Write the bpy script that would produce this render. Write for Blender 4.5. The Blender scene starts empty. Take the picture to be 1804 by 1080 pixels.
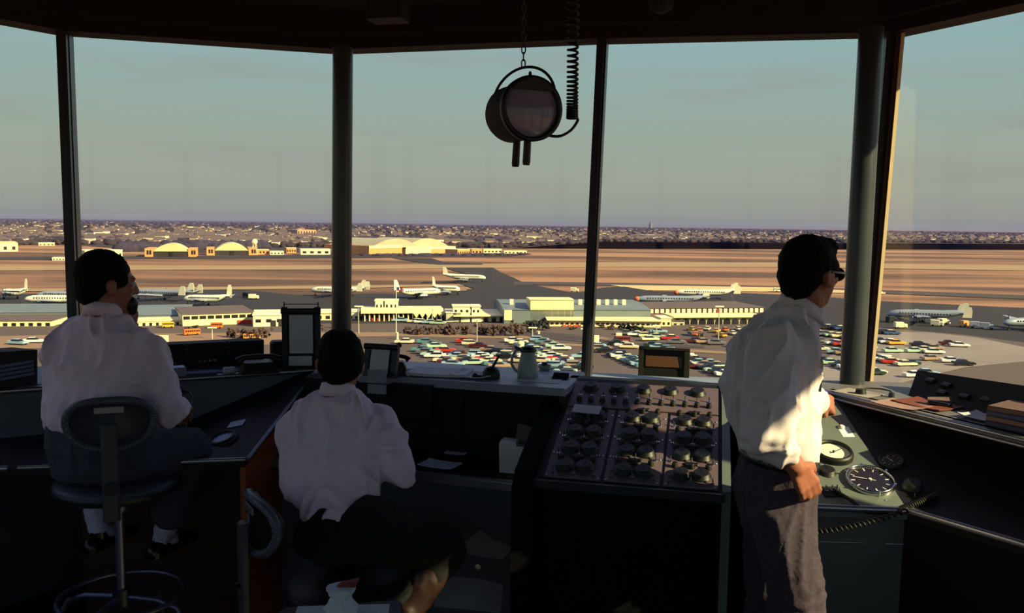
import bpy, bmesh, math, random
from mathutils import Vector, Matrix, noise
R = math.radians
V = Vector
S = bpy.context.scene
COL = S.collection
rnd = random.Random(7)

# ---------------------------------------------------------------- camera
F_PX, CX, CY = 1500.0, 902.0, 540.0
CAM = V((0, 0, 1.75))
PITCH, ROLL = math.atan(145 / 1500), 0.0127
cd = bpy.data.cameras.new('camera')
cam = bpy.data.objects.new('camera', cd); COL.objects.link(cam)
cd.sensor_width = 36.0; cd.lens = 36.0 * F_PX / 1804; cd.clip_end = 60000; cd.clip_start = 0.05
CROT = Matrix.Rotation(math.pi / 2 - PITCH, 3, 'X') @ Matrix.Rotation(ROLL, 3, 'Z')
cam.matrix_world = Matrix.Translation(CAM) @ CROT.to_4x4()
S.camera = cam

def ray(px, py):
    return CROT @ V(((px - CX) / F_PX, (CY - py) / F_PX, -1.0))
def P(px, py, Y):                 # point of the place seen there, at forward distance Y
    d = ray(px, py); return CAM + d * (Y / d.y)
def PZ(px, py, z):                # ... at height z
    d = ray(px, py); return CAM + d * ((z - CAM.z) / d.z)
GZ = 1.75 - 42.0
def G(px, py): return PZ(px, py, GZ)
def PLANE(a, b, c):
    a, b, c = V(a), V(b), V(c); n = (b - a).cross(c - a).normalized()
    if n.z < 0: n = -n
    return a, n
def hit(px, py, pl):
    d = ray(px, py); return CAM + d * ((pl[0] - CAM).dot(pl[1]) / d.dot(pl[1]))

# ---------------------------------------------------------------- sky, sun, exposure
SUN_DIR = V((0.88, -0.47, 0.0)).normalized() * math.cos(R(29)) + V((0, 0, math.sin(R(29))))
sl = bpy.data.lights.new('sun', 'SUN'); sl.energy = 9.5; sl.angle = R(0.6); sl.color = (1.0, 0.82, 0.39)
so = bpy.data.objects.new('sun', sl); COL.objects.link(so)
so.rotation_euler = SUN_DIR.to_track_quat('Z', 'Y').to_euler()
S.view_settings.view_transform = 'Standard'; S.view_settings.look = 'None'
S.view_settings.exposure = 0.0; S.view_settings.gamma = 1.0; S.view_settings.use_curve_mapping = False
S.render.film_transparent = False
S.cycles.max_bounces = 6; S.cycles.diffuse_bounces = 3; S.cycles.glossy_bounces = 3
S.cycles.transparent_max_bounces = 12; S.cycles.use_denoising = True
S.cycles.caustics_reflective = False; S.cycles.caustics_refractive = False
S.cycles.sample_clamp_indirect = 4.0

def lin(c):
    return tuple(((x / 255) / 12.92 if x / 255 <= .04045 else ((x / 255 + .055) / 1.055) ** 2.4) for x in c)
W = bpy.data.worlds.new('sky'); S.world = W; W.use_nodes = True
nt = W.node_tree; nt.nodes.clear()
def N(nt, t, **k):
    n = nt.nodes.new(t)
    for a, b in k.items(): setattr(n, a, b)
    return n
wo = N(nt, 'ShaderNodeOutputWorld'); bg = N(nt, 'ShaderNodeBackground'); bg.inputs[1].default_value = 1.0
tc = N(nt, 'ShaderNodeTexCoord'); sx = N(nt, 'ShaderNodeSeparateXYZ'); nt.links.new(tc.outputs['Generated'], sx.inputs[0])
ramp = N(nt, 'ShaderNodeValToRGB'); cr = ramp.color_ramp
stops = [(0.0, (128, 128, 128)), (0.012, (150, 152, 145)), (0.04, (162, 165, 152)), (0.09, (161, 171, 158)),
         (0.16, (155, 178, 174)), (0.24, (150, 182, 190)), (0.45, (150, 158, 196)), (1.0, (150, 142, 196))]
cr.elements[0].position = 0; cr.elements[0].color = (*lin(stops[0][1]), 1)
cr.elements[1].position = 1; cr.elements[1].color = (*lin(stops[-1][1]), 1)
for p, c in stops[1:-1]:
    e = cr.elements.new(p); e.color = (*lin(c), 1)
nt.links.new(sx.outputs[2], ramp.inputs[0])
mp = N(nt, 'ShaderNodeMapping'); mp.inputs['Scale'].default_value = (3, 3, 26); nt.links.new(tc.outputs['Generated'], mp.inputs[0])
nz = N(nt, 'ShaderNodeTexNoise'); nz.inputs['Scale'].default_value = 1.2; nz.inputs['Detail'].default_value = 5
nt.links.new(mp.outputs[0], nz.inputs[0])
cr2 = N(nt, 'ShaderNodeValToRGB'); cr2.color_ramp.elements[0].position = .52; cr2.color_ramp.elements[1].position = .75
cr2.color_ramp.elements[0].color = (0, 0, 0, 1); cr2.color_ramp.elements[1].color = (.45, .45, .45, 1)
nt.links.new(nz.outputs[0], cr2.inputs[0])
mx = N(nt, 'ShaderNodeMixRGB'); mx.inputs[2].default_value = (*lin((158, 150, 146)), 1)
nt.links.new(cr2.outputs[0], mx.inputs[0]); nt.links.new(ramp.outputs[0], mx.inputs[1])
nt.links.new(mx.outputs[0], bg.inputs[0]); nt.links.new(bg.outputs[0], wo.inputs[0])

# ---------------------------------------------------------------- materials
MATS = {}
def mat(name, rgb, rough=.7, metal=0.0, var=.12, scale=6.0, bump=0.0, obj_color=False, stretch=None, rgb2=None, spec=.5, pos=(.3, .7)):
    if name in MATS: return MATS[name]
    m = bpy.data.materials.new(name); m.use_nodes = True; t = m.node_tree; b = t.nodes['Principled BSDF']
    b.inputs['Roughness'].default_value = rough; b.inputs['Metallic'].default_value = metal
    b.inputs['Specular IOR Level'].default_value = spec
    co = N(t, 'ShaderNodeTexCoord'); no = N(t, 'ShaderNodeTexNoise'); no.inputs['Scale'].default_value = scale; no.inputs['Detail'].default_value = 4
    src = co.outputs['Object']
    if stretch:
        mpn = N(t, 'ShaderNodeMapping'); mpn.inputs['Scale'].default_value = stretch
        t.links.new(src, mpn.inputs[0]); src = mpn.outputs[0]
    t.links.new(src, no.inputs[0])
    c = lin(rgb)
    r = N(t, 'ShaderNodeValToRGB'); r.color_ramp.elements[0].position = pos[0]; r.color_ramp.elements[1].position = pos[1]
    c2 = lin(rgb2) if rgb2 else tuple(min(1, x * (1 + var)) for x in c)
    r.color_ramp.elements[0].color = (*[x * (1 - var) for x in c], 1); r.color_ramp.elements[1].color = (*c2, 1)
    t.links.new(no.outputs[0], r.inputs[0])
    out = r.outputs[0]
    if obj_color:
        oi = N(t, 'ShaderNodeObjectInfo'); mm = N(t, 'ShaderNodeMixRGB', blend_type='MULTIPLY'); mm.inputs[0].default_value = 1
        t.links.new(oi.outputs['Color'], mm.inputs[1]); t.links.new(out, mm.inputs[2]); out = mm.outputs[0]
    t.links.new(out, b.inputs['Base Color'])
    if bump:
        bn = N(t, 'ShaderNodeBump'); bn.inputs['Strength'].default_value = bump; bn.inputs['Distance'].default_value = .02
        t.links.new(no.outputs[0], bn.inputs['Height']); t.links.new(bn.outputs[0], b.inputs['Normal'])
    MATS[name] = m; return m
def glass_mat():
    m = bpy.data.materials.new('window_glass'); m.use_nodes = True; t = m.node_tree; t.nodes.clear()
    o = N(t, 'ShaderNodeOutputMaterial'); a = N(t, 'ShaderNodeBsdfTransparent'); g = N(t, 'ShaderNodeBsdfGlossy'); x = N(t, 'ShaderNodeMixShader')
    a.inputs[0].default_value = (.97, .99, .985, 1); g.inputs['Roughness'].default_value = .02; x.inputs[0].default_value = .022
    t.links.new(a.outputs[0], x.inputs[1]); t.links.new(g.outputs[0], x.inputs[2]); t.links.new(x.outputs[0], o.inputs[0]); return m
GLASS = glass_mat()

# ---------------------------------------------------------------- mesh helpers
class MB:
    def __init__(s): s.v = []; s.f = []; s.m = []; s.sm = []
    def add(s, vs, fs, m=0, smooth=False):
        o = len(s.v); s.v += [tuple(x) for x in vs]
        for f in fs: s.f.append([i + o for i in f]); s.m.append(m); s.sm.append(smooth)
        return s
    def box(s, x0, x1, y0, y1, z0, z1, m=0, M=None):
        vs = [V((x, y, z)) for z in (z0, z1) for y in (y0, y1) for x in (x0, x1)]
        if M is not None: vs = [M @ v for v in vs]
        return s.add(vs, [(0, 2, 3, 1), (4, 5, 7, 6), (0, 1, 5, 4), (2, 6, 7, 3), (0, 4, 6, 2), (1, 3, 7, 5)], m)
    def cbox(s, x0, x1, y0, y1, z0, z1, c=.01, m=0):      # box with chamfered vertical and top edges
        c = min(c, (x1 - x0) * .4, (y1 - y0) * .4, (z1 - z0) * .4)
        def ring(i, z): return [(x0 + i, y0 + i + c, z), (x0 + i + c, y0 + i, z), (x1 - i - c, y0 + i, z), (x1 - i, y0 + i + c, z), (x1 - i, y1 - i - c, z), (x1 - i - c, y1 - i, z), (x0 + i + c, y1 - i, z), (x0 + i, y1 - i - c, z)]
        vs = ring(0, z0) + ring(0, z1 - c) + ring(c * .7, z1)
        fs = [tuple(range(7, -1, -1)), tuple(range(16, 24))]
        for k in (0, 8):
            fs += [(k + i, k + (i + 1) % 8, k + 8 + (i + 1) % 8, k + 8 + i) for i in range(8)]
        return s.add(vs, fs, m)
    def prism(s, pts, vec, m=0):                          # polygon (3-D, planar) pushed along vec
        n = len(pts); a = [V(p) for p in pts]; b = [p + V(vec) for p in a]
        return s.add(a + b, [tuple(range(n - 1, -1, -1)), tuple(range(n, 2 * n))] + [(i, (i + 1) % n, n + (i + 1) % n, n + i) for i in range(n)], m)
    def cyl(s, p0, p1, r0, r1=None, seg=16, m=0, smooth=True, caps=True):
        r1 = r0 if r1 is None else r1; p0, p1 = V(p0), V(p1); q = (p1 - p0).to_track_quat('Z', 'Y')
        a = [p0 + q @ V((math.cos(2 * math.pi * i / seg) * r0, math.sin(2 * math.pi * i / seg) * r0, 0)) for i in range(seg)]
        b = [p1 + q @ V((math.cos(2 * math.pi * i / seg) * r1, math.sin(2 * math.pi * i / seg) * r1, 0)) for i in range(seg)]
        s.add(a + b, [(i, (i + 1) % seg, seg + (i + 1) % seg, seg + i) for i in range(seg)], m, smooth)
        if caps: s.add(a, [tuple(range(seg - 1, -1, -1))], m); s.add(b, [tuple(range(seg))], m)
        return s
    def lathe(s, prof, seg=24, m=0, M=None, smooth=True, closed=True):
        vs = []; n = len(prof)
        for r, z in prof:
            for i in range(seg):
                a = 2 * math.pi * i / seg; vs.append(V((r * math.cos(a), r * math.sin(a), z)))
        if M is not None: vs = [M @ v for v in vs]
        fs = [(k * seg + i, k * seg + (i + 1) % seg, (k + 1) * seg + (i + 1) % seg, (k + 1) * seg + i) for k in range(n - 1) for i in range(seg)]
        s.add(vs, fs, m, smooth)
        if closed: s.add(vs[:seg], [tuple(range(seg - 1, -1, -1))], m); s.add(vs[-seg:], [tuple(range(seg))], m)
        return s
    def tube(s, pts, r, seg=8, m=0, closed=False):
        pts = [V(p) for p in pts]; n = len(pts); vs = []; up = V((0, 0, 1)); rr = r if isinstance(r, (list, tuple)) else [r] * n
        prev = None
        for i, p in enumerate(pts):
            a = pts[(i - 1) % n] if (closed or i > 0) else p; b = pts[(i + 1) % n] if (closed or i < n - 1) else p
            t = (b - a).normalized()
            if prev is None: prev = t.orthogonal().normalized()
            prev = (prev - t * prev.dot(t))
            prev = prev.normalized() if prev.length > 1e-6 else t.orthogonal().normalized()
            bi = t.cross(prev)
            vs += [p + (prev * math.cos(2 * math.pi * j / seg) + bi * math.sin(2 * math.pi * j / seg)) * rr[i] for j in range(seg)]
        k = n if closed else n - 1
        fs = [(i * seg + j, i * seg + (j + 1) % seg, ((i + 1) % n) * seg + (j + 1) % seg, ((i + 1) % n) * seg + j) for i in range(k) for j in range(seg)]
        s.add(vs, fs, m, True)
        if not closed: s.add(vs[:seg], [tuple(range(seg - 1, -1, -1))], m); s.add(vs[-seg:], [tuple(range(seg))], m)
        return s
    def ball(s, c, r, seg=12, rings=8, m=0, M=None):
        r = V(r) if hasattr(r, '__len__') else V((r, r, r)); c = V(c); M = M or Matrix.Identity(3)
        vs = [c + M @ V((0, 0, r.z))]
        for k in range(1, rings):
            a = math.pi * k / rings
            for i in range(seg):
                b = 2 * math.pi * i / seg
                vs.append(c + M @ V((r.x * math.sin(a) * math.cos(b), r.y * math.sin(a) * math.sin(b), r.z * math.cos(a))))
        vs.append(c + M @ V((0, 0, -r.z))); e = len(vs) - 1
        fs = [(0, 1 + i, 1 + (i + 1) % seg) for i in range(seg)]
        for k in range(rings - 2):
            o = 1 + k * seg
            fs += [(o + i, o + seg + i, o + seg + (i + 1) % seg, o + (i + 1) % seg) for i in range(seg)]
        o = 1 + (rings - 2) * seg
        fs += [(o + i, e, o + (i + 1) % seg) for i in range(seg)]
        return s.add(vs, fs, m, True)
    def mesh(s, name, mats):
        me = bpy.data.meshes.new(name); me.from_pydata(s.v, [], s.f)
        for m in (mats if isinstance(mats, (list, tuple)) else [mats]): me.materials.append(m)
        me.polygons.foreach_set('material_index', s.m); me.polygons.foreach_set('use_smooth', s.sm); me.update()
        return me
    def build(s, name, mats, parent=None, M=None, **tags):
        return link(name, s.mesh(name, mats), parent, M, **tags)
def link(name, data, parent=None, M=None, **tags):
    o = bpy.data.objects.new(name, data); COL.objects.link(o)
    if parent: o.parent = parent
    if M is not None: o.matrix_local = M
    for k, v in tags.items(): o[k] = v
    return o
def thing(name, label, cat, M=None, group=None):
    o = link(name, None, None, M); o['label'] = label; o['category'] = cat
    if group: o['group'] = group
    return o
def TR(p, rz=0): return Matrix.Translation(V(p)) @ Matrix.Rotation(rz, 4, 'Z')
def on_plane(p, n, xdir=V((1, 0, 0))):
    x = (xdir - n * xdir.dot(n)).normalized(); y = n.cross(x)
    m = Matrix((x, y, n)).transposed().to_4x4(); m.translation = p; return m
def copy_tree(o, M=None, parent=None):
    c = o.copy(); COL.objects.link(c); c.parent = parent
    if M is not None: c.matrix_local = M
    for ch in list(o.children): copy_tree(ch, None, c)
    return c
KIND = dict(kind='structure')

# ---------------------------------------------------------------- interior materials
m_console = mat('console_grey_paint', (78, 88, 106), .5, 0, .1, 4, .05)
m_console_dk = mat('console_dark_paint', (20, 22, 29), .6, 0, .15, 5, .05, spec=.3)
m_green = mat('console_green_paint', (100, 110, 108), .45, 0, .08, 5, .03)
m_panel = mat('instrument_panel_grey', (98, 82, 92), .5, 0, .08, 9, .03)
m_black = mat('black_bakelite', (9, 9, 10), .5, 0, .2, 20)
m_blackmat = mat('matt_black_paint', (16, 16, 18), .8, 0, .2, 8)
m_alu = mat('aluminium_trim', (165, 168, 180), .32, .85, .06, 14, .02)
m_chrome = mat('chrome', (190, 190, 195), .15, 1, .03, 10)
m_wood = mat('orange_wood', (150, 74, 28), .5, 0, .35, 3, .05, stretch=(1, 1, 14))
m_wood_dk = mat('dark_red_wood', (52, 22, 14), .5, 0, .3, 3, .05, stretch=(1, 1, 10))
m_paper = mat('paper', (205, 205, 212), .8, 0, .04, 12, .02)
m_bluepaper = mat('bluish_paper', (212, 228, 252), .8, 0, .05, 9, .02)
m_brownfab = mat('brown_acoustic_board', (38, 27, 22), .9, 0, .2, 60, .2)
m_ceil = mat('ceiling_board', (12, 11, 14), .95, 0, .15, 3, .1)
m_fascia = mat('window_head_paint', (26, 18, 21), .85, 0, .15, 3)
m_floor = mat('floor_tile', (36, 22, 20), .6, 0, .2, 2, .05)
m_wall = mat('wall_paint', (60, 62, 66), .8, 0, .1, 2, .05)
m_sill = mat('sill_paint', (130, 140, 160), .5, 0, .06, 5)
m_steel = mat('dark_steel', (46, 50, 58), .4, .5, .12, 12, .02)
m_column = mat('column_green_paint', (54, 60, 68), .28, 0, .1, 7, .02)
m_cream = mat('cream_paint', (225, 200, 160), .6, 0, .05, 6)
m_brown = mat('brown_gasket', (70, 42, 34), .7, 0, .1, 9)
m_skin = mat('skin', (160, 100, 82), .5, 0, .06, 25, .04)
m_hair = mat('dark_hair', (13, 10, 9), .85, 0, .4, 60, .6, stretch=(1, 1, .15), spec=.15)
m_shirt = mat('white_cotton', (238, 210, 232), .9, 0, .03, 30, .08)
m_shirt_c = mat('cream_cotton', (226, 214, 224), .9, 0, .03, 30, .08)
m_trous_blue = mat('slate_wool', (58, 62, 80), .9, 0, .1, 40, .1)
m_trous_blk = mat('black_wool', (9, 9, 10), .95, 0, .15, 40, .1)
m_trous_gry = mat('grey_flannel', (62, 52, 68), .95, 0, .2, 90, .15)
m_stool = mat('dull_chrome', (120, 122, 150), .4, .75, .1, 12)
m_frontblk = mat('black_front_paint', (12, 12, 16), .9, 0, .2, 5, spec=.1)
m_sock = mat('white_sock', (190, 188, 215), .9, 0, .05, 60, .2)
m_leather = mat('brown_leather', (36, 17, 14), .45, 0, .3, 12, .15)
m_shoe = mat('black_leather', (12, 11, 12), .3, 0, .2, 20)

# ================================================================ THE CAB (setting)
RING = [(-.874, 4.37), (.384, 4.05), (1.67, 3.84), (2.80, 1.75), (2.72, -.15), (1.75, -1.6), (-.3, -2.2), (-2.4, -1.5), (-3.35, .3), (-3.2, 2.5), (-2.085, 4.02)]
NAMES = ['front', 'front_right', 'right', 'right_side', 'back_right', 'back', 'back_left', 'left_back', 'left_side', 'left_front', 'left']
HEAD, SILL, CEIL = 2.6, 1.03, 2.78
cen = V((-.25, 1.1))
def off(p, d):
    q = V(p[:2]) - cen; return cen + q * (1 + d / q.length)
RI = [V(p) for p in RING]; nR = len(RING)
MB().prism([(*off(p, .12), -.1) for p in RI], (0, 0, .1)).build('floor', m_floor, **KIND)
MB().prism([(*off(p, -.02), CEIL) for p in RI], (0, 0, .1)).build('ceiling', m_ceil, **KIND)
# eave: ring of slabs outside the glass
for i in range(nR):
    a, b = RI[i], RI[(i + 1) % nR]; a2, b2 = off(a, .42), off(b, .42)
    nm = NAMES[i]
    MB().prism([(*off(a, .09), HEAD + .17), (*a2, HEAD + .17), (*b2, HEAD + .17), (*off(b, .09), HEAD + .17)], (0, 0, .13)).build('trim_eave_' + nm, m_blackmat, **KIND)
    # knee wall, head beam
    ai, bi, ao, bo = off(a, -.03), off(b, -.03), off(a, .08), off(b, .08)
    MB().prism([(*ai, 0), (*ao, 0), (*bo, 0), (*bi, 0)], (0, 0, SILL - .03)).build('wall_' + nm, m_wall, **KIND)
    MB().prism([(*off(a, -.06), HEAD), (*ao, HEAD), (*bo, HEAD), (*off(b, -.06), HEAD)], (0, 0, .06)).prism([(*off(a, -.10), HEAD + .06), (*ao, HEAD + .06), (*bo, HEAD + .06), (*off(b, -.10), HEAD + .06)], (0, 0, CEIL - HEAD - .06)).build('trim_head_' + nm, [m_fascia], **KIND)
    MB().prism([(*off(a, -.26), SILL - .03), (*ao, SILL - .03), (*bo, SILL - .03), (*off(b, -.26), SILL - .03)], (0, 0, .03)).build('trim_sill_' + nm, m_sill, **KIND)
    g0, g1 = off(a, .03), off(b, .03)
    w = MB().prism([(*g0, SILL), (*g1, SILL), (*g1, HEAD), (*g0, HEAD)], ((cen - (a + b) / 2).normalized() * .006).to_3d()).build('window_%d' % (i + 1), GLASS, **KIND)
# mullions and columns
def bar(name, p0, p1, w, d, mats, label=None, kind=True, ang=0):
    p0, p1 = V(p0), V(p1); ax = (p1 - p0); L = ax.length
    q = ax.to_track_quat('Z', 'Y').to_matrix().to_4x4() @ Matrix.Rotation(ang, 4, 'Z'); q.translation = p0
    return MB().box(-w / 2, w / 2, -d / 2, d / 2, 0, L, M=q).build(name, mats, **(KIND if kind else {}))
def strut(name, p0, p1, w, d, xdir, m, ox=0, oy=0):
    p0, p1, x = V(p0), V(p1), V(xdir).normalized(); z = (p1 - p0).normalized(); x = (x - z * x.dot(z)).normalized(); y = z.cross(x)
    M = Matrix((x, y, z)).transposed().to_4x4(); M.translation = p0
    return MB().box(-w / 2 + ox, w / 2 + ox, -d / 2 + oy, d / 2 + oy, 0, (p1 - p0).length, M=M).build(name, m, **KIND)
m_mull = mat('mullion_paint', (52, 54, 62), .4, .3, .1, 12, .02)
strut('trim_mullion_left', P(137, 640, 4.0), P(114, 60, 4.04), .055, .10, (1, .3, 0), m_mull)
strut('trim_mullion_left_cover', P(137, 640, 3.93), P(114, 60, 3.97), .018, .05, (1, .3, 0), m_steel)
strut('trim_mullion_front', P(1033, 668, 4.03), P(1062, 74, 4.06), .046, .10, (1, -.2, 0), m_mull)
strut('trim_mullion_front_cover', P(1033, 668, 3.97), P(1062, 74, 4.0), .014, .03, (1, -.2, 0), m_steel)
MB().cyl(P(601, 665, 4.15), P(604, 84, 4.15), .048, seg=32).build('trim_column_left', m_column, **KIND)
MB().cyl(P(1500, 690, 3.55), P(1535, 50, 3.62), .0495, seg=40).build('trim_column_right', m_column, **KIND)
# right corner mullion: brown gasket with a cream outer bar
strut('trim_mullion_corner', P(1516, 686, 3.84), P(1566, 64, 3.88), .055, .12, (1, -.1, 0), m_mull)
strut('trim_gasket_corner', P(1521.5, 686, 3.80), P(1577.5, 64, 3.84), .014, .10, (1, -.1, 0), m_brown)
strut('trim_cream_corner', P(1527, 686, 3.80), P(1583, 64, 3.84), .014, .12, (1, -.1, 0), m_cream)
for i in (3, 4, 5, 6, 7, 8, 9):
    a = off(RI[i], .02); strut('trim_mullion_%s' % NAMES[i], (*a, SILL), (*a, HEAD), .07, .1, (1, 0, 0), m_mull)
for i in (3, 4, 5, 6, 7, 8, 2):
    a = (off(RI[i], .02) + off(RI[(i + 1) % nR], .02)) / 2
    if i == 2: continue
    strut('trim_mullion_middle_%s' % NAMES[i], (*a, SILL), (*a, HEAD), .05, .1, (1, 0, 0), m_mull)
# ceiling-mounted fittings
def on_ceiling(px, py): return PZ(px, py, CEIL)
c = P(683, 6, 3.75)
t = thing('ceiling_loudspeaker', 'dark boxy loudspeaker fixed to the dark ceiling above the left column', 'loudspeaker', TR((c.x, c.y, CEIL - .17), R(-12)))
MB().cbox(-.08, .08, -.06, .06, 0, .13, .008).build('housing', m_blackmat, t)
MB().cyl((0, -.062, .065), (0, -.055, .065), .05, seg=20).build('grille', m_steel, t)
for sx_ in (-.05, .05): MB().cyl((sx_, 0, .13), (sx_, 0, .17), .006).build('bracket', m_steel, t)
c = P(1165, 3, 3.72)
t = thing('ceiling_lamp', 'small dark spot lamp on the ceiling right of the coiled cord', 'lamp', TR((c.x, c.y, CEIL - .13), R(-12)))
MB().lathe([(.02, 0), (.05, .02), (.055, .08), (.03, .10)]).build('shade', m_blackmat, t)
MB().cyl((0, 0, .10), (0, 0, .13), .012).cyl((0, 0, .12), (0, 0, .13), .04).build('mount', m_steel, t)
# tower below
MB().cyl((cen.x, cen.y, GZ), (cen.x, cen.y, -.12), 2.6, 2.9, 24).build('wall_tower_shaft', mat('tower_concrete', (150, 140, 130), .9, 0, .1, 1), **KIND)
MB().prism([(*off(p, .42), HEAD + .3) for p in RI], (0, 0, .12)).build('trim_roof_slab', m_blackmat, **KIND)
# ================================================================ CONSOLES
def knob_mesh(r=.02, h=.025):
    b = MB(); b.lathe([(r * 1.15, 0), (r * 1.15, .004), (r, .006), (r * .94, h), (r * .8, h + .002)], 14)
    b.box(-.0015, .0015, 0, r * .9, h, h + .0035, 0); return b
# --- radio console with the knob panel (in front of the middle window)
UA = R(-13); u2 = V((math.cos(UA), math.sin(UA), 0)); v2 = V((-math.sin(UA), math.cos(UA), 0))
KO = V((.08, 2.78, 0)); KW, KD, Z0, Z1 = .61, .72, .90, 1.12
PK = PLANE(KO + V((0, 0, Z0)), KO + u2 * KW + V((0, 0, Z0)), KO + v2 * KD + V((0, 0, Z1)))
t = thing('radio_console', 'dark sloping radio console covered in black knobs, in front of the middle window', 'console', TR(KO, UA))
MB().prism([(0, 0, 0), (0, 0, Z0), (0, KD, Z1), (0, KD + .06, Z1), (0, KD + .06, 0)], (KW, 0, 0)).build('cabinet_body', m_console_dk, t)
MB().box(-.01, KW + .01, -.012, 0, Z0 - .022, Z0 + .004).build('front_trim', m_steel, t, label='thin bluish metal edge strip')
MB().prism([(-.065, -.05, 0), (-.065, -.05, Z0 - .02), (-.065, 0, Z0 + .03), (-.065, KD, Z1 + .02), (-.065, KD, 0)], (.063, 0, 0)).build('end_panel', m_frontblk, t, label='black end panel')
MB().box(.004, KW - .004, -.008, -.001, .02, Z0 - .03).build('front_panel', m_frontblk, t)
MB().prism([(KW + .002, 0, 0), (KW + .002, 0, Z0 + .012), (KW + .002, KD, Z1 + .012), (KW + .002, KD, 0)], (.028, 0, 0)).build('end_panel', m_green, t, label='pale green end panel')
slope = math.atan2(Z1 - Z0, KD)
def kp(x, s, h=0):                                        # console-local panel point -> local matrix
    return Matrix.Translation((x, s * math.cos(slope), Z0 + s * math.sin(slope) + h)) @ Matrix.Rotation(slope, 4, 'X')
SL = KD / math.cos(slope)
# instrument modules (grey plates) on the slope
for (x0, x1, s0, s1) in ((.425, .60, .02, .50), (.23, .415, .02, .50), (.03, .22, .02, .50), (.03, .60, .51, .72)):
    MB().cbox(x0, x1, s0, s1, 0, .004, .003).build('panel_plate', m_panel, t, kp(0, 0, .0005))
kb = knob_mesh(.029, .017).mesh('knob', m_black); ks = knob_mesh(.010, .016).mesh('small_knob', m_black)
tg = MB().cyl((0, 0, 0), (0, 0, .004), .006, seg=8).cyl((0, 0, .004), (0, .006, .02), .0022, .003, seg=6).mesh('toggle_switch', m_chrome)
sc_ = MB().lathe([(.0042, 0), (.0042, .002), (.0025, .0035)], 8).mesh('screw', m_chrome)
ind = MB().cbox(-.024, .024, -.008, .008, 0, .007, .003).mesh('nameplate', m_black)
for x0, x1 in ((.425, .60), (.23, .415), (.03, .22)):
    cx = (x0 + x1) / 2
    for k in range(4):
        s = .085 + k * .118
        for dx in (-.034, .034): link('knob', kb, t, kp(cx + dx, s, .004))
        for dx in (-.055, 0, .055): link('small_knob', ks, t, kp(cx + dx, s + .050, .004))
        link('nameplate', ind, t, kp(cx, s + .062 + .007, .004))
        for dx in (-.07, -.0, .07): link('toggle_switch', tg, t, kp(cx + dx, s - .038, .004))
    for sx_ in (x0 + .008, x1 - .008):
        for s in (.03, .17, .30, .45): link('screw', sc_, t, kp(sx_, s, .004))
for k in range(12): link('small_knob', ks, t, kp(.07 + k * .045, .56, .004))
for k in range(12): link('toggle_switch', tg, t, kp(.07 + k * .045, .60, .004))
for k in range(5): link('knob', kb, t, kp(.10 + k * .105, .665, .004))
# card on the console
p = hit(1034, 735, PK); n = PK[1]
c = MB(); c.box(-.052, .052, -.030, .030, 0, .0015, M=Matrix.Rotation(R(-3), 4, 'Z'))
o = c.build('note_card', m_paper, None, on_plane(p + n * .034, n, u2)); o['label'] = 'white note card lying on the left of the knob console'; o['category'] = 'card'
# dark display box on top
p = P(1170, 668, 3.50); p.z = Z1 + .0
t = thing('display_box', 'black box with an amber brown screen standing on the knob console', 'display', TR((p.x, p.y + .02, Z1 + .003), UA) @ Matrix.Rotation(R(-6), 4, 'X'))
MB().prism([(-.105, 0, 0), (-.105, .01, .115), (-.105, .05, .12), (-.105, .055, 0)], (.21, 0, 0)).build('housing', m_black, t)
MB().box(-.075, .075, -.004, .004, .04, .085, M=Matrix.Rotation(R(-4), 4, 'X')).build('screen', mat('amber_screen', (92, 62, 42), .35), t, label='amber brown screen')
MB().box(-.105, .105, -.010, .004, .112, .122).box(-.105, -.085, -.008, .004, 0, .12).box(.085, .105, -.008, .004, 0, .12).build('bezel', m_blackmat, t)
# small round knob on the console side by the standing man
# --- middle desk unit
MA = R(-16); mu = V((math.cos(MA), math.sin(MA), 0)); mv = V((-math.sin(MA), math.cos(MA), 0))
MO = V((.02, 3.02, 0)); DZ = .82; SZ = 1.12; XL = -1.02
t = thing('strip_desk', 'dark desk with silver edge and high brown back cabinet before the middle seated man', 'desk', TR(MO, MA))
MB().box(XL, .03, 0, .32, DZ - .03, DZ).build('desktop', m_console_dk, t)
MB().box(XL, .03, -.014, .0, DZ - .034, DZ + .003).box(XL, .03, -.019, -.014, DZ - .026, DZ - .006).build('edge_trim', m_alu, t, label='silver edge trim')
MB().box(XL, .03, .07, .09, .02, DZ - .03).build('knee_panel', m_console, t, label='grey panel below the desk')
MB().cyl((-.155, .07, .46), (-.155, .045, .46), .008, .011, seg=12).build('drawer_knob', m_chrome, t, label='shiny knob')
b = MB().box(XL, .095, .285, .66, DZ, SZ - .03).build('back_cabinet', m_console_dk, t)
for (x0, x1) in ((-.66, -.30), (-.29, .05)): MB().cbox(x0, x1, .272, .286, DZ + .03, SZ - .05, .006).build('acoustic_panel', m_brownfab, t, label='brown panel')
for k in range(3): link('small_knob', ks, t, Matrix.Translation((-.60 + k * .09, .27, DZ + .06)) @ Matrix.Rotation(R(90), 4, 'X'))
MB().cbox(-.755, .12, .265, .67, SZ - .03, SZ, .006).build('top_shelf', mat('shelf_grey', (150, 150, 172), .45, 0, .06, 6), t, label='pale grey top shelf')
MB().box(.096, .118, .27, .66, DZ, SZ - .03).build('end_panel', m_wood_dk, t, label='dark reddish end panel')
def mloc(x, y, z=0, rz=0): return TR(MO + mu * x + mv * y + V((0, 0, z)), MA + rz)
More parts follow.
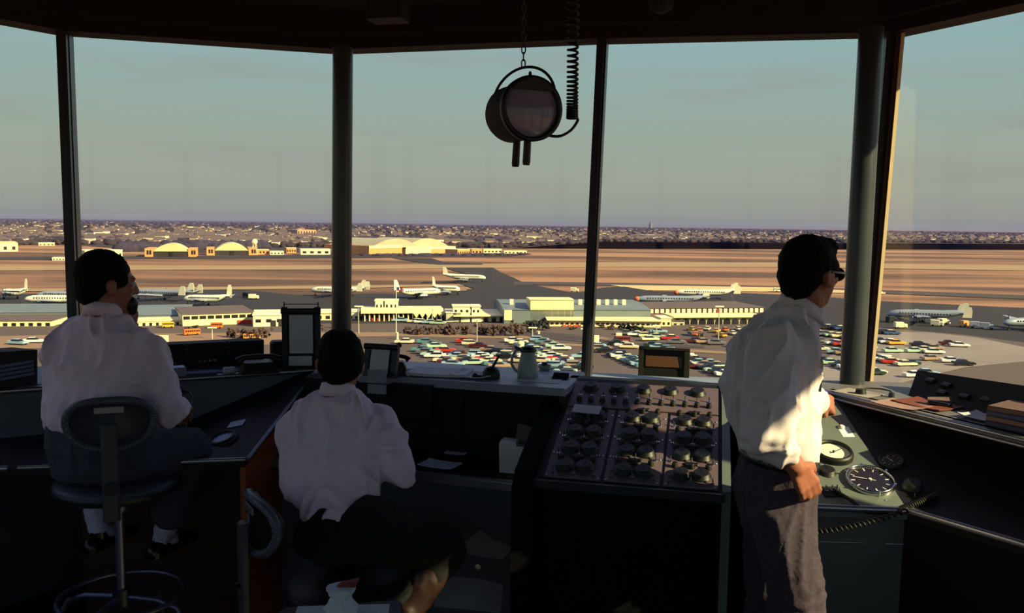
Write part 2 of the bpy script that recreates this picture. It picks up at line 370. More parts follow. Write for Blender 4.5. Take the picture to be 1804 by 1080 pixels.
# papers on desk
def paper(name, label, M, w, d, m=m_bluepaper, grp=None, n=1, curl=.0, h=.0008):
    b = MB()
    N_ = 6; vs = []; top = []
    for j in range(N_ + 1):
        for i in range(N_ + 1):
            x, y = (i / N_ - .5) * w, (j / N_ - .5) * d
            z = curl * ((abs(2 * x / w)) ** 3 + .6 * (abs(2 * y / d)) ** 3) + h
            vs.append((x, y, z))
    k = (N_ + 1) ** 2; vs2 = [(x, y, z - h * n) for x, y, z in vs]
    q = N_ + 1
    fs = [(j * q + i, j * q + i + 1, (j + 1) * q + i + 1, (j + 1) * q + i) for j in range(N_) for i in range(N_)]
    fs2 = [tuple(k + a for a in reversed(f)) for f in fs]
    edge = [i for i in range(q)] + [j * q + N_ for j in range(1, q)] + [N_ * q + i for i in range(N_ - 1, -1, -1)] + [j * q for j in range(N_ - 1, 0, -1)]
    fs3 = [(edge[(i + 1) % len(edge)], edge[i], edge[i] + k, edge[(i + 1) % len(edge)] + k) for i in range(len(edge))]
    b.add(vs + vs2, fs + fs2 + fs3, 0, False)
    o = b.build(name, m, None, M); o['label'] = label; o['category'] = 'paper'
    if grp: o['group'] = grp
    return o
p = PZ(775, 820, DZ); paper('paper_sheet', 'bluish white paper sheet on the desk beside the elbow of the middle man', TR(p + V((0, 0, .001)), MA + R(-8)), .15, .10, curl=.004)
p = PZ(805, 800, DZ); paper('paper_sheet', 'smaller bluish sheet sticking out behind the sheet on the desk', TR(p + V((0, .005, .006)), MA + R(4)), .09, .09, curl=.003)
# patches of light on the knee panel, put in as thin pale slabs
for lb, pts in (('upper patch of light on the panel below the desk, made as a pale slab', [(818, 955), (846, 934), (868, 950), (906, 964), (886, 985), (852, 982), (816, 974)]), ('lower patch of light on the panel below the desk, made as a pale slab', [(800, 1016), (850, 1020), (886, 1030), (882, 1080), (764, 1068), (772, 1030)])):
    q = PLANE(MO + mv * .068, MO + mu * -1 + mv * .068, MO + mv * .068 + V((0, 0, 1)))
    o = MB().prism([hit(x, y, q) for x, y in pts], mv * .0015).build('light_patch', mat('light_patch_pale', (150, 152, 165), .85, 0, .1, 9), None, label=lb, category='paper')
# white folded stand and brown card
p = PZ(900, 834, DZ)
t = thing('desk_binder', 'white folded paper holder standing at the right end of the desk', 'holder', TR(p, MA))
MB().prism([(-.045, 0, 0), (.045, .0, 0), (.085, .0, .105), (.02, 0, .105), (.018, 0, .122), (-.040, 0, .125), (-.048, 0, .11)], (0, .045, 0)).build('white_cover', mat('white_card', (245, 236, 248), .8, 0, .03, 9), t)
MB().prism([(-.02, .048, .0), (.05, .048, 0), (.07, .048, .17), (.012, .048, .18)], (0, .006, 0)).build('card', mat('grey_brown_card', (110, 96, 98), .8), t, label='grey brown card')
# things on the middle shelf
def shelf_pt(px, py): return PZ(px, py, SZ)
p = shelf_pt(775, 660); paper('paper_stack', 'low stack of white papers on the shelf beside the desk microphone', TR(p + V((0, 0, .012)), MA + R(6)), .25, .16, m_paper, n=14, curl=.004)
p = shelf_pt(742, 655); paper('red_folder', 'flat dark red folder under the papers on the middle shelf', TR(p + V((0, -.01, .0016)), MA + R(12)), .16, .13, mat('red_card', (110, 34, 34), .7), n=2)
p = shelf_pt(955, 668); paper('paper_sheet', 'white sheet lying at the right end of the shelf beside the jug', TR(p + V((0, 0, .001)), MA), .17, .16, m_paper)
p = shelf_pt(836, 666); paper('paper_sheet', 'open booklet with curled pages lying left of the black pen stand', TR(p + V((0, .02, .004)), MA + R(-4)), .17, .14, m_paper, n=4, curl=.012)
# pen stand / desk microphone
p = shelf_pt(865, 668)
t = thing('pen_stand', 'round black pen stand with a slanting pen on the middle shelf', 'pen stand', TR((p.x, p.y + .02, SZ), MA))
MB().lathe([(.036, 0), (.037, .012), (.034, .03), (.024, .044), (.01, .05)], 20).build('base', m_black, t)
MB().cyl((.005, 0, .045), (.030, .012, .095), .006, .0045, seg=10).build('pen', m_black, t)
MB().cyl((-.035, -.02, .004), (-.055, -.03, .004), .012, seg=12).ball((-.06, -.03, .012), .012, 10, 6).build('cord_plug', m_steel, t)
# jug
p = shelf_pt(930, 668)
t = thing('water_jug', 'pale enamel jug with a dark green lid and handle on the middle shelf', 'jug', TR((p.x, p.y + .03, SZ), MA + R(10)))
m_jug = mat('pale_enamel', (150, 158, 158), .3, 0, .05, 8)
MB().lathe([(.036, 0), (.044, .004), (.043, .02), (.041, .05), (.033, .085), (.029, .10), (.031, .112)], 28).build('body', m_jug, t)
MB().lathe([(.034, .110), (.036, .116), (.030, .128), (.008, .134)], 24).prism([(-.03, -.01, .112), (-.055, 0, .12), (-.03, .01, .112)], (0, 0, .012)).build('lid', mat('dark_green_plastic', (22, 40, 32), .4), t, label='dark green lid')
MB().tube([(-.028, 0, .118), (-.052, 0, .112), (-.066, 0, .085), (-.068, 0, .055), (-.052, 0, .03), (-.038, 0, .022)], .006, 8).build('handle', m_jug, t)
# small dish right of jug
p = shelf_pt(960, 655); t = thing('ash_tray', 'small pale round dish behind the jug on the middle shelf', 'dish', TR((p.x, p.y + .05, SZ), 0))
MB().lathe([(.02, 0), (.028, .01), (.03, .022), (.026, .022), (.02, .008)], 20).build('bowl', m_jug, t); MB().lathe([(.006, .006), (.014, .03), (.01, .034)], 12).build('rest', m_steel, t)
# --- upright strip boards
def strip_board(label, base, rz, w, h, tilt, sheet_z, boardh, extra=None, hooks=True):
    t = thing('strip_board', label, 'clipboard', TR(base, rz) @ Matrix.Rotation(R(tilt), 4, 'X'))
    MB().cbox(-w / 2, w / 2, 0, .018, 0, boardh, .004).build('back_board', m_blackmat, t)
    MB().cbox(-w / 2 - .01, -w / 2 + .016, -.010, .02, 0, h, .003).build('side_rail', m_steel, t)
    MB().cbox(w / 2 - .016, w / 2 + .01, -.010, .02, 0, h, .003).build('side_rail', m_steel, t)
    MB().cyl((-w / 2 - .012, -.006, boardh - .008), (w / 2 + .012, -.006, boardh - .008), .013, seg=12).build('clamp_bar', m_black, t)
    o = MB(); pts = []
    for i in range(9):
        a = i / 8; z = sheet_z[0] + (sheet_z[1] - sheet_z[0]) * a; pts.append((-.006 - .006 * math.sin(a * 3.1) - (.008 * (1 - a) ** 4), z))
    vs = [(sx_ * (w / 2 - .022), y, z) for y, z in pts for sx_ in (-1, 1)] + [(sx_ * (w / 2 - .022), y - .0012, z) for y, z in pts for sx_ in (-1, 1)]
    fs = []
    for i in range(8):
        a = 2 * i; fs += [(a, a + 1, a + 3, a + 2), (18 + a + 1, 18 + a, 18 + a + 2, 18 + a + 3), (a, a + 2, a + 20, a + 18), (a + 1, a + 19, a + 21, a + 3)]
    fs += [(0, 18, 19, 1), (16, 17, 35, 34)]
    o.add(vs, fs).build('paper_sheet', m_paper, t, label='hanging white paper sheet')
    if hooks:
        MB().tube([(-w / 2, .01, boardh), (-w / 2, .01, h + .02)], .003, 6).tube([(w / 2, .01, boardh), (w / 2, .01, h + .02)], .003, 6).tube([(-w / 2, .01, boardh + .02), (w / 2, .01, boardh + .02)], .002, 6).build('wire_frame', m_steel, t)
    return t
b0 = PZ(533, 640, SZ - .02); b0 = P(532, 642, 3.72)
t = strip_board('tall black upright board holding a long white sheet, left of the big column', V((b0.x, b0.y, 1.10)), R(8), .145, .28, 4, (.075, .245), .27)
MB().cbox(-.055, .045, -.014, -.004, .02, .062, .002).build('small_card', m_paper, t, label='small pale card below the sheet')
b1 = P(668, 645, 3.42)
t = strip_board('leaning black board with a white sheet beside the head of the middle man', V((b1.x, b1.y, SZ + .005)), MA, .125, .125, -14, (.01, .132), .13, hooks=False)
# pale cards hanging on the cabinet face under it
for k, (ya, yb) in enumerate(((652, 672), (677, 694))):
    p = P(664, (ya + yb) / 2, 3.37); hgt = (yb - ya) / 1500 * 3.37
    o = MB().box(-.04, .04, -.002, .002, -hgt / 2, hgt / 2).build('strip_card', mat('dim_card', (150, 150, 165), .8), None, TR(p, MA)); o['category'] = 'card'
    o['label'] = ('upper' if k == 0 else 'lower') + ' pale card fixed on the cabinet face behind the middle man\'s head'
MB().box(-.60, -.42, .235, .283, SZ - .16, SZ - .02).build('card_rack', m_console_dk, bpy.data.objects['strip_desk'])
# desk telephone silhouette at (705,620)
p = P(703, 648, 3.5)
t = thing('desk_telephone', 'small black telephone beside the leaning board on the middle shelf', 'telephone', TR((p.x, p.y, SZ), MA + R(20)))
MB().prism([(-.035, -.03, 0), (.035, -.03, 0), (.028, -.02, .035), (.016, -.01, .055), (-.016, -.01, .055), (-.028, -.02, .035)], (0, .05, 0)).build('base', m_black, t)
MB().tube([(-.04, 0, .062), (-.028, 0, .074), (0, 0, .08), (.028, 0, .074), (.04, 0, .062)], [.014, .009, .008, .009, .014], 10).build('handset', m_black, t)
MB().cyl((0, -.034, .03), (0, -.03, .03), .018, seg=18).build('dial', m_steel, t)
MB().tube([(-.005, 0, .05), (-.006, 0, .10), (.0, 0, .118)], .005, 8).ball((.0, 0, .125), .012, 10, 8).build('microphone', m_black, t)

# --- left console
A_, B_, C_, D_ = V((-.97, 3.05, .88)), V((-.87, 3.80, 1.10)), V((-1.343, 3.52, .915)), V((-1.75, 2.90, .88))
E_ = V((-2.02, 3.20, .90)); SH = 1.10
s0, s1 = V((-2.02, 3.20, SH)), V((-.87, 3.80, SH))
t = thing('left_console', 'grey corner console with sloping dark wedge and orange wood side, left of middle man', 'console', None)
def slab(pts, th): return [V(p) for p in pts], (0, 0, -th)
MB().prism(*slab([A_, B_, C_], .03)).build('wedge_panel', m_console_dk, t, label='dark sloping triangular panel')
MB().prism(*slab([D_, A_, C_, E_], .03)).build('desk_panel', m_console_dk, t)
d_ = (s1 - s0).normalized(); nrm = V((d_.y, -d_.x, 0))    # towards the room
MB().prism([E_, C_, B_, s1, s0], -nrm * .02).build('riser', m_console, t, label='grey riser')
q0, q1 = s0 - nrm * .48, s1 - nrm * .45
MB().prism([s0 + nrm * .02, s1 + nrm * .02, q1, q0], (0, 0, -.025)).build('top_shelf', m_console, t)
MB().tube([s0 + nrm * .022 + V((0, 0, -.012)), s1 + nrm * .022 + V((0, 0, -.012))], .011, 8).build('shelf_trim', m_alu, t, label='silver shelf edge')
MB().tube([D_ + V((-.25, -.04, 0)), D_], .012, 8).tube([D_ + V((0.03, .006, 0)), A_], .008, 8).build('front_trim', m_alu, t, label='silver front edge')
MB().tube([A_ + V((.008, 0, .0)), B_ + V((.008, 0, 0))], .008, 8).build('side_trim', mat('dull_aluminium', (120, 128, 145), .4, .6), t, label='silver side edge')
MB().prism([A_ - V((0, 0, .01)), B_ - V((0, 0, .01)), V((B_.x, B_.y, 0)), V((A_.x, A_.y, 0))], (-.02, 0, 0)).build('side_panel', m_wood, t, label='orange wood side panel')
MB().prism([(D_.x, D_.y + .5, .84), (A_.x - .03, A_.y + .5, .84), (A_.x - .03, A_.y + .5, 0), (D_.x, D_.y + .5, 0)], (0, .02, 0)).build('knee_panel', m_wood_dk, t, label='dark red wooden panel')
PW = PLANE(A_, B_, C_)
def dial(root, Mw, r, face, label, ticks=12, rim=m_black, rimw=.012, hand=None, tickm=None, bolts=0, th=.018):
    Ml = Mw
    e = link('gauge', MB().lathe([(r + rimw, 0), (r + rimw, th * .7), (r + rimw * .5, th), (r, th), (r, th * .55)], 40, closed=False).mesh('gauge', rim), root, Ml, label=label)
    MB().cyl((0, 0, 0), (0, 0, th * .55), r, seg=40).build('dial_face', face, e)
    if ticks:
        b = MB()
        for k in range(ticks):
            a = 2 * math.pi * k / ticks; M = Matrix.Rotation(a, 4, 'Z'); w = .035 if k % 3 else .05
            b.box(-w * r * .6, w * r * .6, r * .68, r * (.86 if k % 3 else .88), th * .55, th * .55 + .0008, M=M)
        for k in range(ticks * 5):
            M = Matrix.Rotation(2 * math.pi * k / ticks / 5, 4, 'Z'); b.box(-.006 * r, .006 * r, r * .9, r * .96, th * .55, th * .55 + .0006, M=M)
        b.build('tick_marks', tickm or m_paper, e)
    if hand is not None:
        M = Matrix.Rotation(hand, 4, 'Z'); MB().box(-.02 * r, .02 * r, -.25 * r, .75 * r, th * .6, th * .6 + .001, M=M).cyl((0, 0, th * .5), (0, 0, th * .8), .07 * r, seg=12).build('needle', tickm or m_paper, e)
    for k in range(bolts):
        a = 2 * math.pi * (k + .5) / bolts
        MB().cyl((math.cos(a) * (r + rimw * .8), math.sin(a) * (r + rimw * .8), 0), (math.cos(a) * (r + rimw * .8), math.sin(a) * (r + rimw * .8), th + .003), .004, seg=8).build('bolt', m_chrome, e)
    return e
m_blueface = mat('blue_white_dial', (185, 215, 245), .4, 0, .05, 8); m_whiteface = mat('white_dial', (222, 225, 222), .35, 0, .03, 8); m_darkface = mat('dark_dial', (30, 26, 34), .3, 0, .1, 8)
dial(t, on_plane(hit(393, 776, PW), PW[1]), .044, m_blueface, 'pale blue dial', 12, rim=m_black, rimw=.016, tickm=m_steel)
o = paper('paper_slip', 'small pale blue slip behind the pale dial on the left wedge panel', on_plane(hit(417, 747, PW) + PW[1] * .002, PW[1]), .065, .05)
# round clock set in the riser
pr = PLANE(s0, s1, s0 + V((0, 0, -1))); nn = nrm.copy()
p = hit(318, 703, (s0 + nrm * .0, nrm))
Mx = Matrix((d_, V((0, 0, 1)), nrm)).transposed().to_4x4(); Mx.translation = p + nrm * .001
dial(t, Mx, .044, m_darkface, 'black round meter with a bright rim', 12, rim=m_alu, rimw=.005, tickm=m_steel, th=.02)
# upright instrument boxes on left shelf
def upright_panel(name, label, x0, x1, ytop0, ytop1, yb0, yb1, Y0, Y1, th=.09, mbody=m_blackmat, lean=0.0):
    a, b = P(x0, yb0, Y0), P(x1, yb1, Y1); z0 = SH
    a2, b2 = P(x0, ytop0, Y0 + lean), P(x1, ytop1, Y1 + lean)
    dx = (b - a); dx.z = 0; dx.normalize(); bk = V((-dx.y, dx.x, 0)) * th
    t = thing(name, label, 'instrument panel')
    A, B = V((a.x, a.y, z0)), V((b.x, b.y, z0))
    MB().prism([A, B, b2, a2], bk).build('housing', mbody, t)
    L = (B - A).length
    M = Matrix((dx, V((0, 0, 1)), V((dx.y, -dx.x, 0)))).transposed().to_4x4(); M.translation = A
    return t, M, L, a2.z - z0
t, M, L, H = upright_panel('switch_cabinet', 'long low black switch cabinet on the shelf right of the left man', 258, 465, 609, 599, 665, 652, 3.62, 3.88)
for k in range(3):
    x = L * (k + .5) / 3
    MB().cbox(x - L / 6 + .008, x + L / 6 - .008, .01, H - .01, 0, .006, .003).build('module', m_console_dk, t, M)
for x in (L * .33, L * .67):
    for k in range(5): link('small_knob', ks, t, M @ Matrix.Translation((x, .016 + k * .022, .004)))
for k in range(3):
    for j in range(4): link('toggle_switch', tg, t, M @ Matrix.Translation((L * (k + .5) / 3 + (j - 1.5) * .022, .03, .006)))
for px in (452, 318):
    pass
t, M, L, H = upright_panel('slatted_receiver', 'black receiver with a grey slatted front at the far left edge of the shelf', -60, 66, 624, 616, 690, 680, 3.05, 3.32, th=.14)
m_slat = mat('slat_grey', (88, 94, 120), .5, 0, .06, 8)
for k in range(4): MB().cbox(.02, L - .015, .036 + k * .016, .049 + k * .016, 0, .008, .003).build('slat', m_slat, t, M)
# black telephone set and microphone near the corner, plus boxes
p = PZ(440, 660, SH)
t = thing('black_desk_set', 'low black telephone set on the left shelf before the switch cabinet', 'telephone', TR((p.x + .02, p.y + .06, SH), R(25)))
MB().prism([(-.08, -.05, 0), (.08, -.05, 0), (.06, -.03, .045), (-.06, -.03, .045)], (0, .09, 0)).build('base', m_black, t)
MB().tube([(-.085, 0, .05), (-.06, 0, .066), (0, 0, .07), (.06, 0, .066), (.085, 0, .05)], [.02, .012, .010, .012, .02], 10).build('handset', m_black, t)
p = PZ(478, 652, SH)
t = thing('intercom_box', 'small black intercom box between the switch cabinet and the tall board', 'intercom', TR((p.x, p.y + .10, SH), R(20)))
MB().cbox(-.03, .055, -.03, .05, 0, .115, .01).build('housing', m_console_dk, t); MB().cyl((.01, -.034, .07), (.01, -.03, .07), .024, seg=18).build('loudspeaker', m_black, t)
p = PZ(404, 656, SH); t = thing('matchbox', 'tiny pale box lying on the left shelf edge', 'box', TR((p.x, p.y, SH), R(30))); MB().cbox(-.024, .024, -.012, .012, 0, .022, .002).build('sleeve', m_paper, t); MB().box(-.02, .026, -.01, .01, .003, .018).build('tray', m_bluepaper, t)
p = PZ(302, 664, SH); t = thing('card_box', 'pale grey card box on the left shelf at the right arm of the left man', 'box', TR((p.x, p.y + .03, SH), R(28))); MB().cbox(-.045, .045, -.03, .03, 0, .035, .003).build('carton', mat('grey_card', (130, 132, 150), .8), t); MB().box(-.04, .04, -.026, .026, .035, .038).build('lid', m_bluepaper, t)
p = PZ(350, 660, SH); paper('blue_notebook', 'flat bluish notebook on the left shelf before the switch cabinet', TR(p + V((0, .02, .008)), R(28)), .13, .06, mat('blue_cover', (70, 84, 125), .7), n=8)

# --- right console
a1, a2, ap = V((.80, 2.70, .85)), V((1.28, 2.66, .85)), V((1.29, 3.41, 1.10)); a3 = V((.875, 3.385, 1.10))
f2 = V((1.80, 1.93, .85)); rb = V((1.95, 1.97, .92)); rm = V((1.62, 2.69, .92))
t = thing('gauge_console', 'green sloping console with round gauges beside the standing man', 'console', None)
MB().prism(*slab([a1, a2, ap, a3], .03)).build('gauge_panel', m_green, t, label='green gauge panel')
MB().prism(*slab([a2, rm, ap], .03)).build('wedge_panel', m_console_dk, t, label='dark sloping triangular panel')
MB().prism(*slab([a2, f2, rb, rm], .03)).build('desk_panel', m_console_dk, t)
r0, r1 = V((1.29, 3.41, SH)), V((1.98, 1.90, SH)); dr = (r1 - r0).normalized(); nr = V((dr.y, -dr.x, 0)) * -1
if nr.x > 0: nr = -nr
nr = nr.normalized()
MB().prism([ap, rm, rb + V((0, -.05, 0)), r1, r0], -nr * .02).build('riser', m_frontblk, t)
MB().prism([r0 + nr * .02, r1 + nr * .02, r1 - nr * .55, r0 - nr * .42, V((1.15, 3.62, SH))], (0, 0, -.025)).build('top_shelf', mat('shelf_mid_grey', (112, 108, 112), .5, 0, .08, 6), t, label='grey top shelf')
MB().tube([r0 + nr * .022 + V((0, 0, -.008)), r1 + nr * .022 + V((0, 0, -.008))], .007, 8).tube([r0 + nr * .026 + V((0, 0, -.027)), r1 + nr * .026 + V((0, 0, -.027))], .007, 8).build('shelf_trim', m_alu, t, label='double silver shelf edge')
MB().tube([a1, a2], .012, 10).tube([a2, f2], .012, 10).build('front_trim', m_alu, t, label='silver front edge')
# front panels lean back towards the toes
k1, k2, k3 = V((.80, 2.71, .83)), V((1.28, 2.68, .83)), V((1.80, 1.95, .83))
j1, j2, j3 = V((.84, 2.86, 0)), V((1.38, 2.90, 0)), V((1.98, 2.06, 0))
def lerp(a, b, t): return a + (b - a) * t
MB().prism([k1, k2, j2, j1], (0, .02, 0)).build('front_panel', m_green, t, label='green front panel')
MB().prism([k2, k3, j3, j2], (.02, 0, 0)).build('front_panel', m_console_dk, t, label='dark front panel')
MB().tube([lerp(k1, j1, .13) + V((0, -.004, 0)), lerp(k2, j2, .13) + V((0, -.004, 0))], .0035, 6).build('panel_seam_trim', m_alu, t)
PG = PLANE(a1, a2, ap); PH = PLANE(a2, rm, ap)
dial(t, on_plane(hit(1532, 850, PG), PG[1]), .074, m_darkface, 'large black dial with white ticks', 12, rim=m_chrome, rimw=.006, hand=R(70), bolts=6, th=.02)
dial(t, on_plane(hit(1467, 804, PG), PG[1]), .056, m_whiteface, 'white dial', 0, rim=m_black, rimw=.012, hand=R(-60), tickm=m_steel, th=.03)
dial(t, on_plane(hit(1570, 814, PH), PH[1]), .036, m_darkface, 'small dark dial', 10, rim=m_steel, rimw=.006, hand=R(20), th=.012)
e = link('switch_plate', MB().cbox(-.032, .032, -.028, .028, 0, .006, .003).mesh('switch_plate', m_blackmat), t, on_plane(hit(1465, 868, PG), PG[1]), label='small black plate')
for dx in (-.018, .002, .018): link('toggle_switch', tg, e, Matrix.Translation((dx, .0, .006)))
for (px, py, pl) in ((1608, 858, PH), (1456, 834, PG), (1421, 856, PG)): link('knob', kb, t, on_plane(hit(px, py, pl), pl[1]))
link('toggle_switch', tg, t, on_plane(hit(1612, 880, PG), PG[1]))
for (px, py) in ((1493, 823), (1560, 882), (1528, 893), (1613, 868), (1471, 846)): link('screw', sc_, t, on_plane(hit(px, py, PG), PG[1]))
o = paper('paper_sheet', 'bluish sheet at the back of the green gauge panel behind the white dial', on_plane(hit(1462, 762, PG) + PG[1] * .002, PG[1]), .16, .07)
link('note_pad_knob', MB().lathe([(.012, 0), (.012, .01), (.006, .014)], 12).mesh('button', m_paper), t, on_plane(hit(1482, 755, PG), PG[1]))
MB().lathe([(.017, 0), (.017, .006), (.012, .010), (.002, .011)], 20).build('round_button', mat('pale_lilac_plastic', (150, 150, 185), .4), t, on_plane(hit(1322, 800, PG), PG[1]), label='pale round button')
# things on right shelf
def rs(px, py, z=SH): return PZ(px, py, z)
p = rs(1545, 700); M0 = TR((p.x, p.y + .03, SH), R(-40))
t = thing('headset', 'black headset with a thin band lying on the right shelf', 'headset', M0)
MB().cyl((-.05, 0, .0), (-.05, 0, .02), .022, .018, 16).build('earpiece', m_black, t); MB().cyl((.06, .02, .0), (.06, .02, .018), .012, .010, 12).build('earpiece', m_steel, t)
MB().tube([(-.05, 0, .018), (-.03, .03, .022), (.01, .05, .022), (.05, .04, .02), (.062, .02, .016)], .003, 6).build('headband', m_black, t)
p = rs(1502, 694); paper('paper_sheet', 'greyish paper sheet on the near corner of the right shelf', TR(p + V((.03, .02, .001)), R(-55)), .16, .12, mat('grey_paper', (165, 155, 155), .8))
p = rs(1590, 716); paper('paper_sheet', 'pinkish paper sheet on the right shelf beside the headset', TR(p + V((0, .01, .002)), R(-60)), .17, .13, mat('pink_paper', (165, 130, 130), .8), curl=.004)
p = rs(1625, 716); paper('brown_folder', 'reddish brown folder on the right shelf under the leaning panel', TR(p + V((.03, .02, .004)), R(-62)), .2, .15, mat('brown_folder', (120, 60, 40), .7), n=4, curl=.003)
p = rs(1722, 740); paper('paper_sheet', 'white sheet with a lifted corner on the right shelf edge below the leaning panel', TR(p + V((.03, 0, .004)), R(-65)), .15, .10, m_paper, curl=.008)
p = rs(1655, 716); t = thing('desk_stapler', 'small shiny stapler on the brown folder on the right shelf', 'stapler', TR((p.x, p.y, SH + .008), R(-50)))
MB().cbox(-.04, .04, -.012, .012, 0, .008, .003).build('base', m_steel, t); MB().prism([(-.04, -.009, .012), (.04, -.009, .02), (.035, -.009, .034), (-.04, -.009, .022)], (0, .018, 0)).build('arm', m_chrome, t)
# leaning instrument panel
Q0, Q1 = PZ(1600, 706, SH), None
zt = P(1616, 653, 3.42)
q0 = P(1600, 704, 3.30); q1 = P(1840, 762, 2.72); q2 = P(1850, 686, 2.80); q3 = P(1616, 652, 3.44)
q0.z = max(q0.z, SH + .002)
t = thing('leaning_meter_panel', 'black leaning panel of small meters on the right shelf under the right window', 'instrument panel', None)
nq = (q1 - q0).cross(q3 - q0).normalized(); 
if nq.y > 0: nq = -nq
MB().prism([q0, q1, q2, q3], -nq * .06).build('housing', m_blackmat, t)
PQ = (q0.copy(), nq)
xq = (q1 - q0).normalized(); yq = nq.cross(xq)
def onq(px, py):
    m = Matrix((xq, yq, nq)).transposed().to_4x4(); m.translation = hit(px, py, PQ) + nq * .001; return m
m_meter = mat('meter_grey', (84, 84, 92), .35, 0, .1, 9)
for (px, py) in ((1672, 668), (1668, 680), (1660, 693), (1752, 680), (1748, 694), (1738, 706), (1640, 672), (1715, 684), (1700, 700)):
    e = link('meter', MB().cbox(-.022, .022, -.010, .012, 0, .010, .004).mesh('meter', m_black), t, onq(px, py)); MB().box(-.014, .014, .003, .006, .010, .0112).build('scale', m_meter, e)
# books stacked at far right
pb = rs(1800, 760)
for k, (c_, lb) in enumerate((((40, 52, 92), 'dark blue book at the bottom of the stack at the right edge of the shelf'), ((130, 96, 90), 'pinkish brown book in the middle of the stack at the right edge'), ((58, 72, 120), 'blue book on top of the middle one in the stack at the right edge'), ((112, 84, 76), 'tan book lying topmost in the stack at the right edge'))):
    t = thing('log_book', lb, 'book', TR((pb.x + .06, pb.y + .02, SH + k * .018), R(-62 + k * 3)), 'log books on the right shelf')
    MB().box(-.12, .12, -.085, .085, 0, .0025).box(-.12, .12, -.085, .085, .0145, .017).box(-.12, .12, -.085, -.082, 0, .017).build('cover', mat('cover_%d' % k, c_, .6), t)
    MB().box(-.116, .116, -.082, .080, .0025, .0145).build('pages', m_paper, t)
# handset cord draped over the console front
pts = []
ctrl = [hit(1468, 868, PG) + PG[1] * .012, hit(1500, 888, PG) + PG[1] * .012, P(1530, 902, 2.66), P(1580, 900, 2.66), hit(1615, 893, PG) + PG[1] * .015, hit(1650, 878, PLANE(a2, rm, ap)) + V((0, 0, .01))]
def spline(c, n=12):
    out = []
    for i in range(len(c) - 1):
        p0, p1, p2, p3 = c[max(i - 1, 0)], c[i], c[i + 1], c[min(i + 2, len(c) - 1)]
        for k in range(n):
            t = k / n; out.append(.5 * ((2 * p1) + (-p0 + p2) * t + (2 * p0 - 5 * p1 + 4 * p2 - p3) * t * t + (-p0 + 3 * p1 - 3 * p2 + p3) * t ** 3))
    out.append(c[-1]); return out
def coil(c, r, turns, wire, n=10, grow=None):
    ax = spline(c, 30); out = []; N_ = int(turns * n)
    for k in range(N_ + 1):
        f = k / N_ * (len(ax) - 1); i = min(int(f), len(ax) - 2); p = lerp(ax[i], ax[i + 1], f - i); t_ = (ax[i + 1] - ax[i]).normalized()
        x = t_.cross(V((0, 1, .2))).normalized(); y = t_.cross(x); a = 2 * math.pi * (k / n)
        out.append(p + (x * math.cos(a) + y * math.sin(a)) * r)
    return out
m_cord = mat('black_cord', (13, 12, 14), .6)
o = MB().tube(spline([V(x) for x in ctrl], 8)[:28], .006, 6).tube(coil(ctrl[3:], .008, 22, .003), .0032, 6).build('handset_cord', m_cord); o['label'] = 'black handset cord drooping over the front of the green gauge panel'; o['category'] = 'cord'
c2 = [P(1642, 882, 2.72), P(1560, 912, 2.60), P(1490, 930, 2.58), P(1425, 940, 2.60)]
o = MB().tube(coil(c2, .007, 26, .003), .0035, 6).build('coiled_cord', m_cord); o['label'] = 'coiled black cord crossing below the silver edge of the gauge console'; o['category'] = 'cord'

# ================================================================ SIGNAL LAMP
YL = 2.7
lc = P(935, 192, YL - .06); bc = P(899, 203, YL + .10)
ax = (lc - bc).normalized()
ML = Matrix.Translation(bc) @ ax.to_track_quat('Z', 'Y').to_matrix().to_4x4()
t = thing('signal_lamp', 'black drum shaped signal lamp hanging on a chain before the middle window', 'lamp', ML)
Ld = (lc - bc).length
MB().lathe([(.055, -.035), (.082, -.012), (.089, .01), (.087, Ld * .6), (.090, Ld - .01), (.090, Ld)], 48).build('drum', m_blackmat, t)
MB().lathe([(.090, Ld - .012), (.098, Ld - .008), (.099, Ld + .016), (.086, Ld + .018), (.084, Ld + .004)], 48, closed=False).build('front_ring', m_black, t)
m_lens = mat('lens_glass', (140, 142, 182), .12, .0, .02, 5, spec=.5)
MB().lathe([(.085, Ld + .004), (.07, Ld + .008), (.04, Ld + .013), (.001, Ld + .015)], 48).build('lens', m_lens, t, label='grey glass lens')
# dark hood over the top of the lens (camera-up side)
Mi = ML.inverted()
def Lp(px, py, Y): return Mi @ P(px, py, Y)
upl = (Mi.to_3x3() @ V((0, 0, 1))); upl.z = 0; upl.normalize(); sdl = V((0, 0, 1)).cross(upl)
vs = []; n_ = 16
for k in range(n_ + 1):
    a = math.acos(.62) * (2 * k / n_ - 1); vs.append(upl * (.088 * math.cos(a)) + sdl * (.088 * math.sin(a)) + V((0, 0, Ld + .016)))
MB().prism(vs, (0, 0, .008)).build('lens_hood', m_black, t, label='black mask over the top of the lens')
def arc(px0, py0, px1, py1, px2, py2, Y0, Y1, n=24):
    a, b, c = P(px0, py0, Y0), P(px1, py1, (Y0 + Y1) / 2), P(px2, py2, Y1); out = []
    cc = (a + c) / 2; ex = (a - c) / 2; ey = b - cc
    return [cc + ex * math.cos(math.pi * k / n) + ey * math.sin(math.pi * k / n) for k in range(n + 1)]
MB().tube([Mi @ q for q in arc(868, 190, 922, 119, 978, 168, YL + .06, YL + .0)], .0045, 8).build('yoke', m_blackmat, t)
MB().tube([Mi @ P(868, 190, YL + .06), Mi @ P(876, 196, YL + .05)], .009, 10).tube([Mi @ P(978, 168, YL), Mi @ P(968, 175, YL)], .009, 10).build('pivot', m_black, t)
